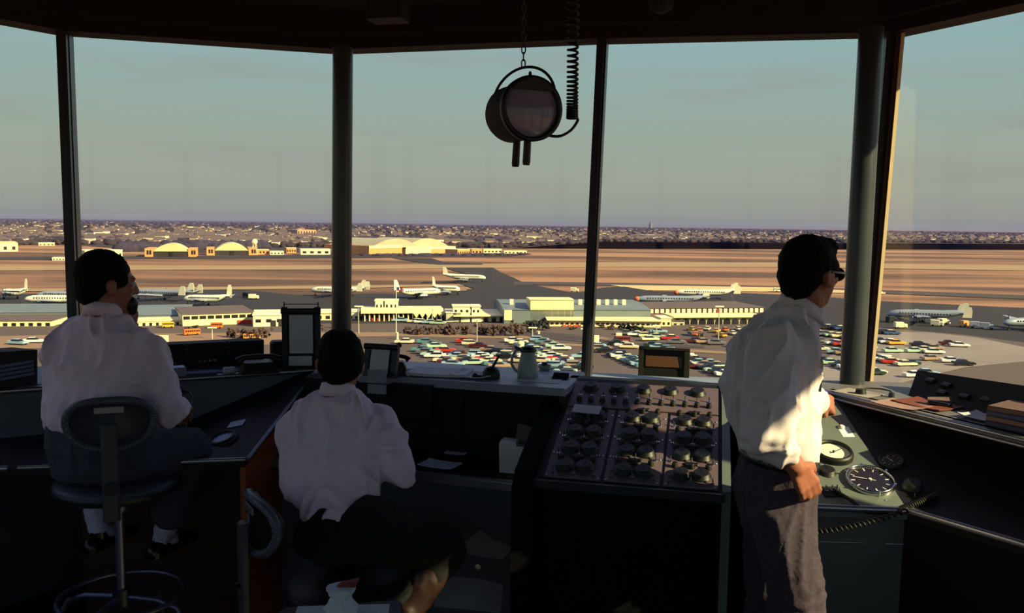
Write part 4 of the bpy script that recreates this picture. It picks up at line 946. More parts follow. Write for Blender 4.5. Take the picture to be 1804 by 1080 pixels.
MB().tube([q, q + V((0, .01, -.05)), q + V((-.01, .02, -.10))], [.013, .012, .008], 10).build('grip', m_black, ph)
# ================================================================ AIRFIELD
# ground: one big plain with its runways, roads and aprons as thin slabs at their places
m_grass = mat('dry_grass', (92, 64, 52), .95, 0, .12, 1, 0, stretch=(.0022, .014, 1), rgb2=(162, 118, 90), pos=(.42, .6))
m_scrub = mat('winter_scrub', (40, 34, 48), .95, 0, .2, 1, 0, stretch=(.0015, .006, 1), rgb2=(64, 54, 68))
m_run = mat('runway_concrete', (157, 131, 99), .9, 0, .06, 1, 0, stretch=(.01, .04, 1))
m_taxi = mat('taxiway_asphalt', (66, 57, 61), .9, 0, .08, 1, 0, stretch=(.01, .04, 1))
m_apron = mat('apron_asphalt', (40, 36, 47), .9, 0, .10, 1, 0, stretch=(.02, .06, 1), rgb2=(37, 33, 41))
m_lot = mat('parking_asphalt', (92, 78, 74), .9, 0, .10, 1, 0, stretch=(.05, .1, 1), rgb2=(91, 77, 72))
m_road = mat('road_concrete', (141, 113, 91), .9, 0, .06, 1, 0, stretch=(.03, .1, 1))
m_conc = mat('pale_concrete', (126, 116, 112), .9, 0, .07, 1, 0, stretch=(.03, .05, 1), rgb2=(142, 132, 126))
m_pale = mat('bright_concrete', (209, 186, 133), .9, 0, .05, 1, 0, stretch=(.01, .04, 1))
def poly(name, pts, m, lift, **k):
    b = MB(); q = [G(*p) + V((0, 0, lift)) for p in pts]
    a = sum(q[i].x * q[(i + 1) % len(q)].y - q[(i + 1) % len(q)].x * q[i].y for i in range(len(q)))
    if a < 0: q.reverse()
    me = bpy.data.meshes.new(name); bm = bmesh.new(); f = bm.faces.new([bm.verts.new(p) for p in q])
    bmesh.ops.triangulate(bm, faces=[f]); bm.to_mesh(me); bm.free(); me.materials.append(m)
    return link(name, me, None, None, **(k or KIND))
MB().add([(-40000, -3000, GZ), (40000, -3000, GZ), (40000, 50000, GZ), (-40000, 50000, GZ)], [(0, 1, 2, 3)]).build('ground', m_grass, **KIND)
def hz(x): return 384 + 24.5 * x / 1804      # horizon line in the picture
# town plain beyond the field
poly('ground_town', [(-900, hz(-900) + 46), (140, 432), (300, 446), (640, 444), (900, 438), (1060, 426), (1380, 428), (1804, 430), (2700, hz(2700) + 22), (2700, hz(2700) + .35), (-900, hz(-900) + .35)], m_scrub, .6)
poly('runway', [(-300, 470), (600, 468), (1100, 462), (1380, 463), (1804, 468), (2200, 474), (2200, 482), (1804, 477), (1380, 471), (1100, 471), (600, 475), (-300, 478)], m_run, .30)
poly('taxiway_far', [(690, 455), (760, 455), (780, 462), (850, 465), (850, 467), (770, 467), (720, 460)], m_apron, .32)
poly('taxiway_hangars', [(-300, 455), (230, 452), (560, 449), (640, 447), (900, 447), (925, 449), (900, 452), (640, 455), (240, 457), (-300, 460)], m_apron, .34)
poly('taxiway_left', [(-300, 513), (200, 508), (600, 504), (830, 501), (830, 504), (600, 509), (200, 513), (-300, 517)], m_run, .33)
poly('taxiway_diagonal', [(783, 472), (868, 472), (884, 481), (905, 490), (925, 500), (1000, 515), (1040, 524), (740, 524), (800, 514), (835, 509), (800, 499), (740, 499), (745, 497), (800, 495), (845, 490), (800, 478)], m_apron, .36)
poly('grass_island', [(795, 508), (822, 507), (822, 513), (800, 514)], m_road, .40)
poly('taxiway_right', [(905, 497), (1100, 499), (1400, 506), (1804, 521), (2200, 536), (2200, 543), (1804, 528), (1400, 512), (1100, 504), (905, 502)], m_taxi, .38)
poly('taxiway_pale', [(1075, 503), (1240, 505), (1400, 508), (1560, 516), (1560, 519), (1400, 515), (1240, 514), (1130, 512)], m_pale, .42)
poly('apron', [(-400, 523), (140, 518), (320, 512), (430, 512), (520, 521), (640, 518), (800, 520), (900, 518), (1020, 516), (1060, 508), (1100, 506), (1150, 514), (1300, 517), (1420, 522), (1560, 532), (1804, 544), (2200, 560), (2200, 640), (1804, 614), (1640, 590), (1440, 580), (600, 600), (-400, 640)], m_apron, .44)
poly('parking_lot', [(-500, 575), (640, 572), (1350, 570), (1560, 580), (1700, 592), (1804, 606), (2300, 690), (2600, 1500), (-1200, 1500)], m_lot, .50)
poly('parking_lot_pale', [(1560, 586), (1640, 588), (1720, 597), (1804, 614), (1960, 655), (1804, 640), (1700, 650), (1540, 690), (1440, 700), (1440, 640)], m_conc, .56)
poly('road_front', [(560, 588), (700, 588), (900, 592), (1060, 596), (1100, 602), (900, 599), (700, 595), (560, 597)], m_road, .58)
poly('road_curve', [(900, 590), (960, 588), (1010, 592), (1100, 607), (1240, 612), (1240, 616), (1100, 613), (1000, 603), (940, 597)], m_taxi, .60)
poly('road_lane', [(990, 608), (1180, 616), (1300, 624), (1300, 628), (1180, 621), (990, 612)], m_road, .62)
poly('road_left', [(-200, 600), (120, 592), (500, 588), (560, 592), (480, 610), (150, 614), (-200, 625)], m_road, .57)
# ---------------- cars
def car_mesh(wagon=False, hard=False):
    b = MB(); w = .95
    prof = [(-2.70, .42), (-2.78, .62), (-2.72, .98), (-2.3, 1.02), (-1.2, .93), (1.1, .90), (2.3, .84), (2.68, .70), (2.74, .50), (2.6, .30), (-2.5, .30)]
    n = len(prof); vs = []
    for y, k in ((-w, .0), (-w * .8, .0), (w * .8, 0), (w, 0)):
        ins = .09 if abs(y) == w else 0
        vs += [(x * (1 - ins * .35), y, z - (ins if z > .6 else 0) + (ins * .2 if z < .4 else 0)) for x, z in prof]
    fs = [tuple(range(n)), tuple(range(4 * n - 1, 3 * n - 1, -1))]
    for r in range(3): fs += [(r * n + (i + 1) % n, r * n + i, (r + 1) * n + i, (r + 1) * n + (i + 1) % n) for i in range(n)]
    b.add(vs, fs, 0)
    for x in (-1.65, 1.7):
        for y in (-.84, .84): b.cyl((x, y - .1, .34), (x, y + .1, .34), .36, seg=10, m=1)
    b.box(-2.86, -2.70, -.85, .85, .38, .52, m=2).box(2.68, 2.84, -.85, .85, .36, .50, m=2)
    c = MB(); rx0 = -2.3 if wagon else -1.25; bx0 = -2.55 if wagon else -1.75
    lo = [(bx0, -.82, .93), (1.15, -.82, .90), (1.15, .82, .90), (bx0, .82, .93)]; hi = [(rx0, -.64, 1.42), (.35, -.64, 1.44), (.35, .64, 1.44), (rx0, .64, 1.42)]
    c.add(lo + hi, [(0, 1, 5, 4), (1, 2, 6, 5), (2, 3, 7, 6), (3, 0, 4, 7)], 1)
    c.add([(rx0 - .06, -.68, 1.41), (.40, -.68, 1.43), (.40, .68, 1.43), (rx0 - .06, .68, 1.41), (rx0 + .1, -.55, 1.50), (.22, -.55, 1.51), (.22, .55, 1.51), (rx0 + .1, .55, 1.50)], [(3, 2, 1, 0), (4, 5, 6, 7), (0, 1, 5, 4), (1, 2, 6, 5), (2, 3, 7, 6), (3, 0, 4, 7)], 0)
    return b, c
m_car = mat('car_paint', (255, 255, 255), .28, 0, .0, 1, obj_color=True); m_glassdk = mat('car_glass', (30, 36, 44), .08); m_tire = mat('tyre', (18, 17, 18), .8)
CARM = []
for wg in (False, True):
    b, c = car_mesh(wg); CARM.append((b.mesh('car', [m_car, m_tire, m_chrome]), c.mesh('cabin', [m_car, m_glassdk])))
PAINT = {'cream': (236, 222, 180), 'white': (235, 235, 230), 'pale green': (176, 205, 180), 'teal': (90, 140, 145), 'pale blue': (150, 185, 200), 'blue': (52, 84, 130), 'red': (190, 52, 40),
         'black': (26, 25, 30), 'grey': (110, 108, 112), 'yellow taxi': (236, 170, 50), 'orange': (226, 120, 40), 'dark green': (40, 62, 52), 'tan': (170, 140, 110), 'maroon': (90, 34, 34)}
ORD = ['first', 'second', 'third', 'fourth', 'fifth', 'sixth', 'seventh', 'eighth', 'ninth', 'tenth', 'eleventh', 'twelfth', 'thirteenth', 'fourteenth', 'fifteenth', 'sixteenth', 'seventeenth', 'eighteenth', 'nineteenth', 'twentieth']
def car(pos, rz, paint, label, group, kind=0, sc=1.0):
    cm, cb = CARM[kind]
    o = link('car', cm, None, Matrix.Translation(pos) @ Matrix.Rotation(rz, 4, 'Z') @ Matrix.Scale(sc, 4)); k = link('cabin', cb, o)
    col = (*lin(PAINT[paint]), 1); o.color = col; k.color = col
    if paint in ('teal', 'red', 'blue', 'pale green') and rnd.random() < .45: k.color = (*lin(PAINT['cream']), 1)
    o['label'] = label; o['category'] = 'car'; o['group'] = group; return o
MIX = ['cream', 'white', 'pale green', 'teal', 'pale blue', 'blue', 'red', 'black', 'grey', 'tan', 'dark green', 'cream', 'white', 'pale green', 'black', 'pale blue', 'maroon']
ROWS = [
 ('row behind the desk microphone', 712, 606, 806, 650, 0, MIX, 3.6),
 ('row running down to the booklet', 752, 606, 842, 648, 8, MIX, 3.8),
 ('row of cars left of the jug', 820, 605, 915, 640, -6, MIX, 3.7),
 ('row of cars behind the pen stand', 842, 628, 880, 650, 4, ['cream', 'red', 'white', 'pale blue', 'tan', 'teal'], 3.8),
 ('row of cars right behind the jug', 905, 604, 1024, 652, 5, MIX, 3.4),
 ('row above the middle shelf\'s right end', 950, 602, 1024, 632, 0, MIX, 3.6),
 ('short row above the shelf end', 930, 632, 1015, 668, -8, MIX, 3.7),
 ('row right of the middle window bar', 1050, 614, 1165, 660, 8, MIX, 3.5),
 ('row behind the amber display box', 1088, 608, 1215, 650, 0, MIX, 3.5),
 ('row left of the standing man\'s back', 1150, 612, 1280, 656, -4, MIX, 3.5),
 ('row by the two pale boards', 1100, 590, 1300, 612, 3, ['cream', 'tan', 'red', 'white', 'maroon', 'pale green', 'grey', 'black'], 2.6),
 ('row by the right bus stand', 1218, 640, 1290, 668, 6, MIX, 4.0),
 ('row nearest the terminal behind the standing man', 1440, 578, 1572, 590, 6, ['black', 'grey', 'dark green', 'blue', 'black', 'white'], 1.3),
 ('second row between standing man and big column', 1438, 590, 1580, 608, 4, MIX + ['yellow taxi'], 1.8),
 ('third row between standing man and big column', 1440, 604, 1572, 622, 8, MIX, 1.9),
 ('fourth row between standing man and big column', 1442, 618, 1600, 645, -3, MIX, 2.5),
 ('lowest row between standing man and big column', 1450, 640, 1540, 662, 4, MIX, 3.2),
 ('line below the dark arcade', 704, 567, 772, 572, 0, ['pale green', 'cream', 'white', 'pale blue'], .9),
]
ncar = 0
for rn, (nm, x0, y0, x1, y1, hd, mix, step) in enumerate(ROWS):
    n = min(20, max(3, int((y1 - y0) / step) + 1)); 
    if step < 3: n = max(n, min(14, int((x1 - x0) / 17)))
    r0_ = MIX if mix is None else mix
    for k in range(n):
        f = (k + rnd.uniform(-.12, .12)) / (n - 1); f = min(max(f, 0), 1)
        if rnd.random() < .13: continue
        p = G(x0 + (x1 - x0) * f, y0 + (y1 - y0) * f + 2); p.z += .62
        pt_ = mix[(k * 5 + rn * 3) % len(mix)]; kd = 1 if rnd.random() < .15 else 0
        car(p, R(hd) + (math.pi if rnd.random() < .4 else 0) + rnd.uniform(-.13, .13), pt_, '%s %s, %s from the far end, %s' % (pt_, 'car' if kd == 0 else 'wagon', ORD[k], nm), 'parked cars: ' + nm, kd, 1.25); ncar += 1
SINGLES = [(1620, 611, 'black', 'dark car at the left of the pair far out on the pale lot'), (1645, 617, 'tan', 'tan car right beside the dark car far out on the pale lot'), (1672, 609, 'maroon', 'maroon car at the upper right group of the pale lot'), (1690, 612, 'white', 'white car at the right end of the upper group on the pale lot'),
 (1612, 622, 'pale green', 'pale green car left in the pair at mid pale lot'), (1630, 620, 'cream', 'long cream car beside the pale green one at mid pale lot'), (1645, 624, 'white', 'white car below the cream one at mid pale lot'), (1640, 636, 'tan', 'tan car standing alone on the pale lot'), (1676, 640, 'white', 'white car beside a black one at the right of the pale lot'), (1697, 645, 'black', 'black car at the lower right of the pale lot'),
 (1572, 642, 'red', 'bright red car right of the big column'), (1595, 646, 'cream', 'cream car right beside the bright red car'), (1555, 636, 'pale green', 'pale green car left of the bright red car'), (1541, 660, 'cream', 'cream car right at the foot of the cream mullion'), (1612, 666, 'white', 'white car half hidden by the leaning meter panel'), (1632, 662, 'pale blue', 'pale blue car above the edge of the leaning meter panel'),
 (32, 608, 'pale blue', 'pale blue car seen above the left receiver'), (60, 605, 'white', 'white car beside the pale blue one above the left receiver'),
 (1160, 587, 'pale blue', 'pale blue car parked alone at the curb behind the display box'), (1145, 601, 'cream', 'cream car on the lane behind the display box'), (1192, 606, 'grey', 'grey car on the curved lane left of the bus stand')]
for px, py, c_, lb in SINGLES:
    p = G(px, py + 2); p.z += .62; car(p, R(rnd.uniform(-14, 14)), c_, lb, 'cars standing apart on the lots', 0, 1.25)
for k, (px, py) in enumerate(((1218, 583), (1232, 585), (1246, 582), (1262, 586), (1277, 584), (1290, 590), (1270, 594), (1226, 592), (1300, 582), (1312, 586))):
    p = G(px, py + 2); p.z += .62; c_ = ('yellow taxi', 'orange', 'cream')[k % 3]
    car(p, R(rnd.uniform(60, 110)), c_, '%s, %s from the left at the cab rank before the arched terminal front' % (c_ if 'taxi' in c_ else c_ + ' car', ORD[k]), 'cabs at the rank', 0, 1.1)
# ---------------- buildings
m_bcream = mat('terminal_cream', (240, 226, 172), .7, 0, .04, .2); m_bwhite = mat('terminal_white', (240, 232, 196), .7, 0, .04, .2); m_bgrey = mat('metal_roof_blue_grey', (112, 124, 128), .6, .0, .06, .15)
m_broof = mat('flat_roof_grey', (98, 84, 84), .9, 0, .08, .1); m_bwin = mat('building_glass', (34, 32, 38), .3, 0, .2, .3); m_brick = mat('hangar_brick', (212, 152, 98), .85, 0, .1, .3); m_bdark = mat('hangar_door_dark', (44, 38, 46), .8, 0, .15, .2)
m_pgreen = mat('hangar_roof_pale', (196, 196, 150), .7, 0, .05, .1); m_bred = mat('red_panel', (170, 52, 40), .6)
def site(x0, y0, x1, y1):
    a, b = G(x0, y0), G(x1, y1); d = b - a; return a, d.length, math.atan2(d.y, d.x), ((a + b) / 2).y
def building(name, label, x0, y0, x1, y1, hpx, depth, walls, roof=None, cat='building', wins=None, ridge=0, group=None, overhang=.3, door=None):
    a, L, rz, D = site(x0, y0, x1, y1); H = hpx * D / F_PX
    t = thing(name, label, cat, TR(a, rz), group)
    MB().box(0, L, 0, depth, 0, H).build('walls', walls, t)
    b = MB(); rh = ridge * D / F_PX
    if ridge == 0: b.box(-overhang, L + overhang, -overhang, depth + overhang, H, H + .35)
    else:
        n = 10; pts = [(0 - overhang, -overhang, H)] + [(-overhang, depth * k / n, H + rh * math.sin(math.pi * k / n)) for k in range(0, n + 1)] + [(-overhang, depth + overhang, H)]
        b.prism(pts, (L + 2 * overhang, 0, 0))
    b.build('roof', roof or m_broof, t)
    if wins:
        n, z0, z1, f = wins; wm = MB().box(-L / n * f / 2, L / n * f / 2, -.12, .05, H * z0, H * z1).mesh('window', m_bwin)
        for k in range(n): link('window', wm, t, Matrix.Translation((L * (k + .5) / n, 0, 0)))
    if door:
        for (f0, f1, z1) in door: MB().box(L * f0, L * f1, -.15, .1, 0, H * z1).build('door', m_bdark, t)
    return t, L, H
def pile(t, x, y, z, w, d, h, m, name='roof_house'): return MB().cbox(x, x + w, y, y + d, z, z + h, .2).build(name, m, t)
# left terminal wing
building('terminal_wing', 'long low cream terminal wing at the left edge behind the left man', -120, 578, 92, 577, 12, 30, m_bcream, m_broof, wins=(14, .25, .7, .5))
building('terminal_wing', 'long grey roofed concourse at the left, behind the left man\'s shoulder', -120, 568, 128, 566, 16, 40, m_bgrey, m_bgrey, ridge=2)
t, L, H = building('concourse', 'blue grey barrel roofed concourse with bright front right of the left man', 225, 570, 326, 568, 14, 46, m_bgrey, m_bgrey, ridge=5)
building('terminal_wing', 'bright cream row of gables under the blue grey concourse', 236, 577, 330, 574, 10, 12, m_bcream, m_bcream, wins=(8, .15, .75, .4))
t, L, H = building('terminal_wing', 'long cream wing with a row of dark windows between concourse and tall board', 322, 577, 448, 572, 22, 30, m_bcream, m_broof, wins=(9, .62, .88, .8))
MB().box(L * .76, L * .96, -.4, 0, H * .02, H * .42).build('red_panel', m_bred, t, label='dark red doors')
t, L, H = building('terminal_entrance', 'white entrance block with dark doorways left of the tall board', 446, 578, 502, 577, 22, 20, m_bwhite, m_bwhite, wins=(3, .45, .7, .5), door=((.55, .72, .6), (.8, .92, .6)))
building('terminal_entrance', 'cream block just right of the tall board and left of the big column', 556, 566, 585, 566, 14, 16, m_bcream, m_bwhite, wins=(2, .3, .7, .5))
building('terminal_kiosk', 'small white block right at the left column', 614, 564, 632, 564, 14, 12, m_bwhite, m_bwhite, wins=(2, .2, .5, .5))
# middle canopy with columns
a, L, rz, D = site(638, 568, 782, 567); t = thing('canopy_terminal', 'dark columned arcade with a thin bright canopy below the two white roof blocks', 'building', TR(a, rz)); H = 16 * D / F_PX
MB().box(0, L, 2, 20, 0, H * .95).build('walls', m_bdark, t); MB().box(-.5, L + .5, -1, 21, H, H + 1.0).build('canopy', m_bcream, t)
cm = MB().cyl((0, 0, 0), (0, 0, H), .32, seg=8).mesh('column', m_bcream)
for k in range(17): link('column', cm, t, Matrix.Translation((L * (k + .5) / 17, .3, 0)))
rm_ = MB().box(-.6, .6, 1.6, 2.0, 0, H * .5).mesh('red_panel', m_bred)
for k in range(7): link('red_panel', rm_, t, Matrix.Translation((L * (.12 + k * .075), 0, 0)))
a2_, L2, _, D2 = site(732, 556, 784, 556)
b = MB(); Hs = 8 * D2 / F_PX
for k in range(5): b.prism([(L * .62 + k * L * .075, -1.2, H), (L * .62 + (k + 1) * L * .075, -1.2, H), (L * .62 + (k + .5) * L * .075, -1.2, H - 2.0)], (0, .3, 0))
b.build('folded_valance', m_bcream, t)
for lb, x0, x1, y1 in (('left one of the two white roof blocks above the dark arcade', 661, 675, 547), ('right, larger one of the two white roof blocks above the dark arcade', 678, 701, 547)):
    building('roof_block', lb, x0, y1 + 14, x1, y1 + 14, 31, 8, m_bwhite, m_bwhite, wins=(2 if x1 - x0 < 20 else 3, .62, .8, .4))
t, L, H = building('terminal_hall', 'cream stepped terminal block with a tall pale face right of the dark arcade', 786, 569, 812, 569, 18, 14, mat('pale_stone', (200, 196, 160), .8, 0, .05, .2), m_bwhite)
t, L, H = building('terminal_hall', 'bright two storey terminal hall with flat canopy left of the long concourse', 806, 569, 905, 568, 12, 24, m_bcream, m_bcream, wins=(7, .1, .75, .55), overhang=2.0)
building('roof_block', 'bright upper storey on the terminal hall, left piece', 798, 569, 828, 569, 29, 8, m_bwhite, m_bwhite, wins=(3, .66, .8, .4))
building('roof_block', 'bright upper storey on the terminal hall, right piece', 831, 569, 846, 569, 29, 8, m_bwhite, m_bwhite, wins=(2, .66, .8, .4))
# long concourse with curved roof
t, L, H = building('arrivals_concourse', 'long concourse with a curved blue grey roof crossed by the middle window bar', 888, 572, 1146, 572, 26, 50, m_bgrey, m_bgrey, ridge=7)
MB().box(0, 3.2, -.3, 0, H * .3, H).build('corner_pier', m_bcream, t)
vm = MB().box(-.8, .8, 12, 13.6, H + .8, H + 3.4).mesh('roof_vent', m_bwhite)
for f in (.07, .25, .55, .62, .68, .74, .80, .86): link('roof_vent', vm, t, Matrix.Translation((L * f, 0, 0)))
building('roof_penthouse', 'bright cream penthouse standing on the long curved roof', 934, 572, 1010, 572, 44, 14, m_bcream, m_bcream, ridge=1)
t, L, H = building('front_gallery', 'bright cream gallery in front of the long concourse with red and orange doors', 968, 577, 1164, 579, 13, 12, m_bcream, m_bcream, wins=(22, .45, .70, .6), overhang=1.2)
for k, f in enumerate((.12, .17, .22, .25)): MB().box(L * f, L * (f + .03), -.5, 0, 0, H * .4).build('orange_door', mat('orange_panel', (226, 96, 40), .6) if k < 3 else m_bred, t, label='orange door' if k < 3 else 'red door')
building('bright_hut', 'bright cream block at the right end of the gallery', 1165, 577, 1182, 577, 16, 10, m_bcream, m_bwhite, wins=(2, .3, .6, .4))
building('pale_hut', 'pale block between the bright hut and the arches', 1184, 575, 1206, 575, 9, 10, mat('pale_stone', (200, 196, 160)), m_broof, wins=(2, .3, .6, .4))
# right terminal: row of white squares, arches below
a, L, rz, D = site(1142, 562, 1345, 560); H = 18 * D / F_PX
t = thing('departures_terminal', 'low terminal with a row of bright square panels left of the standing man', 'building', TR(a, rz))
MB().box(0, L, 0, 30, 0, H).build('walls', mat('terminal_wall_brown', (120, 92, 92), .8, 0, .1, .2), t); MB().box(-.3, L + .3, -.4, 30, H, H + .4).build('roof', m_broof, t)  # walls in one slightly mottled brown
pm_ = MB().cbox(-L / 22 * .34, L / 22 * .34, -.35, .0, H * .56, H * .96, .1).mesh('wall_panel', m_bwhite)
for k in range(22): link('wall_panel', pm_, t, Matrix.Translation((L * (k + .5) / 22, 0, 0)))
MB().box(L * .58, L * .61, -.6, -.35, H * .2, H * .9).build('red_sign', m_bred, t, label='red upright sign')
a, L, rz, D = site(1186, 574, 1345, 573); H = 15 * D / F_PX
t = thing('arched_arcade', 'pale arcade with dark arched openings behind the cab rank', 'building', TR(a, rz))
MB().box(0, L, 0, 12, 0, H).build('walls', mat('pale_stone', (200, 196, 160)), t); MB().box(-.4, L + .4, -1.5, 12.5, H, H + .5).build('roof', m_bcream, t)
am = MB(); pts = [(-1.6, 0), (1.6, 0)] + [(1.6 * math.cos(math.pi * k / 8), H * .42 + 1.6 * math.sin(math.pi * k / 8)) for k in range(9)]
am.prism([(x, -.12, z) for x, z in pts], (0, .2, 0)); am = am.mesh('arch_opening', m_bwin)
for k in range(11): link('arch_opening', am, t, Matrix.Translation((L * (k + .5) / 11, 0, 0)))
building('bus_shelter', 'flat grey shelter on the lot before the cab rank', 1218, 595, 1240, 595, 8, 5, m_bgrey, m_broof, wins=(3, .1, .8, .7))
# hangars
def domed(label, x0, x1, yb, ypeak, ywall):
    a, L, rz, D = site(x0, yb, x1, yb); k = D / F_PX; t = thing('domed_hangar', label, 'hangar', TR(a, rz)); Hw = (yb - ywall) * k; Hp = (ywall - ypeak) * k + 3; wd = L * .16; dp = 55
    MB().box(0, wd, 0, dp, 0, Hw).build('side_tower', m_brick, t); MB().box(L - wd, L, 0, dp, 0, Hw).build('side_tower', m_brick, t)
    MB().box(wd, L - wd, 1, dp, 0, Hw * .72).build('door_wall', m_bdark, t)
    n = 14; pts = [(wd + (L - 2 * wd) * j / n, 0, Hw * .66 + Hp * math.sin(math.pi * j / n) ** .8) for j in range(n + 1)]
    MB().prism(pts, (0, dp, 0)).build('arched_roof', m_pgreen, t)
    MB().box(L * .46, L * .54, .6, 1.2, 0, Hw * .62).build('door', m_bwin, t)
    for s in (.04, .09, L and .90, .95): MB().box(L * s, L * s + 2.0, -.2, 0, Hw * .3, Hw * .8).build('window', m_bwin, t)
domed('left domed hangar with brick towers beyond the left man\'s head', 255, 346, 453, 429, 438)
domed('right domed hangar with brick towers, next to the water tank', 364, 452, 450, 428, 437)
a, L, rz, D = site(650, 450, 802, 446); k = D / F_PX; t = thing('double_hangar', 'big double vaulted hangar with cream and brick walls right of the left column', 'hangar', TR(a, rz)); Hw = 16 * k; dp = 90
for j, (x0, x1) in enumerate(((0, L * .36), (L * .40, L * .70), (L * .70, L))): MB().box(x0, x1, 0, dp, 0, Hw * (1, .85, .8)[j]).build('wall_block', (m_brick, m_bcream, m_brick)[j], t); MB().box(x0, x1, -.6, 0, Hw * (.72, .6, .5)[j], Hw * (1, .85, .8)[j]).build('upper_band', m_bcream, t)
for x0, x1, y0_ in ((L * .02, L * .56, 0), (L * .46, L * .98, 10)):
    n = 16; MB().prism([(x0 + (x1 - x0) * j / n, y0_, Hw * .78 + 15 * k * math.sin(math.pi * j / n) ** .9) for j in range(n + 1)], (0, dp, 0)).build('vaulted_roof', mat('vault_roof', (172, 164, 140), .7, 0, .06, .1), t)
building('hangar_annex', 'low cream annex right of the double hangar', 806, 449, 828, 448, 9, 20, m_brick, m_bcream, cat='hangar', wins=(6, .2, .6, .5))
building('low_shed', 'long low pale shed right of the double hangar annex', 831, 447, 849, 447, 8, 20, m_brick, m_bcream, wins=(3, .2, .6, .5))
building('low_shed', 'farther long pale shed at the right of the hangar line', 852, 446, 884, 446, 7, 14, m_bcream, m_bcream, wins=(5, .2, .6, .5)); building('low_shed', 'rightmost pale shed of the hangar line', 888, 447, 928, 447, 5, 14, m_bcream, m_bwhite, wins=(6, .2, .6, .5))
building('field_building', 'cream box building right behind the left man\'s head', 150, 457, 216, 455, 15, 30, m_bcream, m_bwhite, wins=(8, .3, .6, .4))
building('field_hangar', 'pale hangar at the left edge with a bright right end', -60, 444, 32, 443, 15, 40, m_bcream, m_pgreen, cat='hangar', ridge=3, wins=(6, .2, .6, .4))
building('field_building', 'thin white long shed left of the left window bar', 92, 459, 126, 459, 5, 12, m_bwhite, m_bwhite, wins=(6, .2, .6, .4))
building('field_building', 'pale block with sloping roof between left edge and window bar', 68, 433, 96, 433, 5, 20, m_bcream, m_bwhite, wins=(4, .2, .6, .4))
for k, (x0, x1, yb, h, w) in enumerate(((450, 474, 448, 8, m_brick), (476, 500, 449, 6, m_bwhite), (505, 522, 446, 9, m_brick), (530, 582, 449, 10, m_bwhite), (618, 636, 446, 9, m_brick), (585, 600, 448, 7, m_bwhite))):
    building('field_building', '%s low building, %s from the left in the line between tank and double hangar' % ('brick' if w is m_brick else 'white', ORD[k]), x0, yb, x1, yb, h, 18, w, m_bwhite, wins=(4, .25, .65, .5), group='low buildings along the far taxiway')
building('far_block', 'wide pinkish apartment block on the skyline left of the left column', 524, 417, 557, 417, 12, 60, mat('pink_brick', (190, 148, 122), .9, 0, .08, .05), m_brick, wins=(7, .2, .8, .4))
building('far_block', 'cream block in the distance right of the middle window bar', 1141, 419, 1156, 419, 5, 60, m_bcream, m_bwhite, wins=(4, .2, .7, .4))
for k, (x0, x1, yb) in enumerate(((330, 350, 403), (1305, 1318, 422), (1330, 1352, 424), (1362, 1378, 423), (1285, 1300, 424))):
    building('far_block', 'long pale far block, %s from the left among those on the skyline' % ORD[k], x0, yb, x1, yb, 3.4, 60, m_bcream, m_bwhite, wins=(3, .2, .7, .4), group='far pale blocks')
# gas holder / lattice tower on the skyline
a, L, rz, D = site(1146, 403, 1154, 403); k = D / F_PX; t = thing('skyline_tower', 'grey tower standing on the skyline right of the middle window bar', 'tower', TR(a, 0))
MB().cyl((0, 0, 0), (0, 0, 9 * k), 3 * k, 2.5 * k, 12).build('shaft', mat('far_grey', (112, 108, 118), .9), t); MB().cyl((0, 0, 9 * k), (0, 0, 14 * k), 1 * k, .6 * k, 10).build('mast', mat('far_grey', (112, 108, 118)), t)
a = G(449, 449); t = thing('water_tank', 'round pale water tank at the right domed hangar', 'tank', TR(a, 0)); k = a.y / F_PX
MB().ball((0, 0, 23 * k), 5 * k, 16, 10).build('tank_ball', m_bwhite, t)
for j in range(4): c_, s_ = math.cos(j * math.pi / 2 + .7), math.sin(j * math.pi / 2 + .7); MB().cyl((c_ * 5 * k, s_ * 5 * k, 0), (c_ * 3 * k, s_ * 3 * k, 20 * k), .5 * k, seg=6).build('leg', m_bwhite, t)
# ---------------- houses and trees of the suburb
hb = MB(); hb.box(-5, 5, -4, 4, 0, 5.5, m=0); hb.add([(-5.4, -4.4, 5.4), (5.4, -4.4, 5.4), (5.4, 4.4, 5.4), (-5.4, 4.4, 5.4), (-5.4, 0, 8.6), (5.4, 0, 8.6)], [(0, 1, 5, 4), (2, 3, 4, 5), (0, 4, 3), (1, 2, 5)], 1)
hb.box(2, 3, .5, 1.5, 6, 9.6, m=2)
m_house = mat('house_wall', (255, 255, 255), .8, 0, .0, 1, obj_color=True); hme = hb.mesh('suburban_house', [m_house, mat('house_roof', (96, 84, 90), .9, 0, .1, .2), m_brick])
HCOL = [(236, 222, 190), (210, 190, 165), (190, 160, 140), (228, 206, 170), (160, 130, 120), (240, 232, 214)]
rh = random.Random(3); nh = 0
def far_edge(x):      # picture row where the town begins
    xs = [(-300, 436), (140, 430), (300, 434), (640, 436), (900, 436), (1060, 426), (1380, 427), (1804, 428), (2200, 430)]
    for (x0, y0), (x1, y1) in zip(xs, xs[1:]):
        if x0 <= x <= x1: return y0 + (y1 - y0) * (x - x0) / (x1 - x0)
    return 430
hl = {}
HN = ['cream', 'tan', 'pinkish', 'yellowish', 'brownish', 'white']
REG = [(120, 'left of the left window bar'), (250, 'above the left man\'s head'), (350, 'above the left domed hangar'), (460, 'above the right domed hangar'), (580, 'left of the left column'), (720, 'right of the left column'), (860, 'above the double hangar'), (1040, 'left of the middle window bar'), (1140, 'right of the middle window bar'), (1260, 'right of the skyline tower'), (1380, 'left of the standing man\'s head'), (1520, 'behind the standing man\'s head'), (1660, 'right of the cream mullion'), (9999, 'at the right edge')]
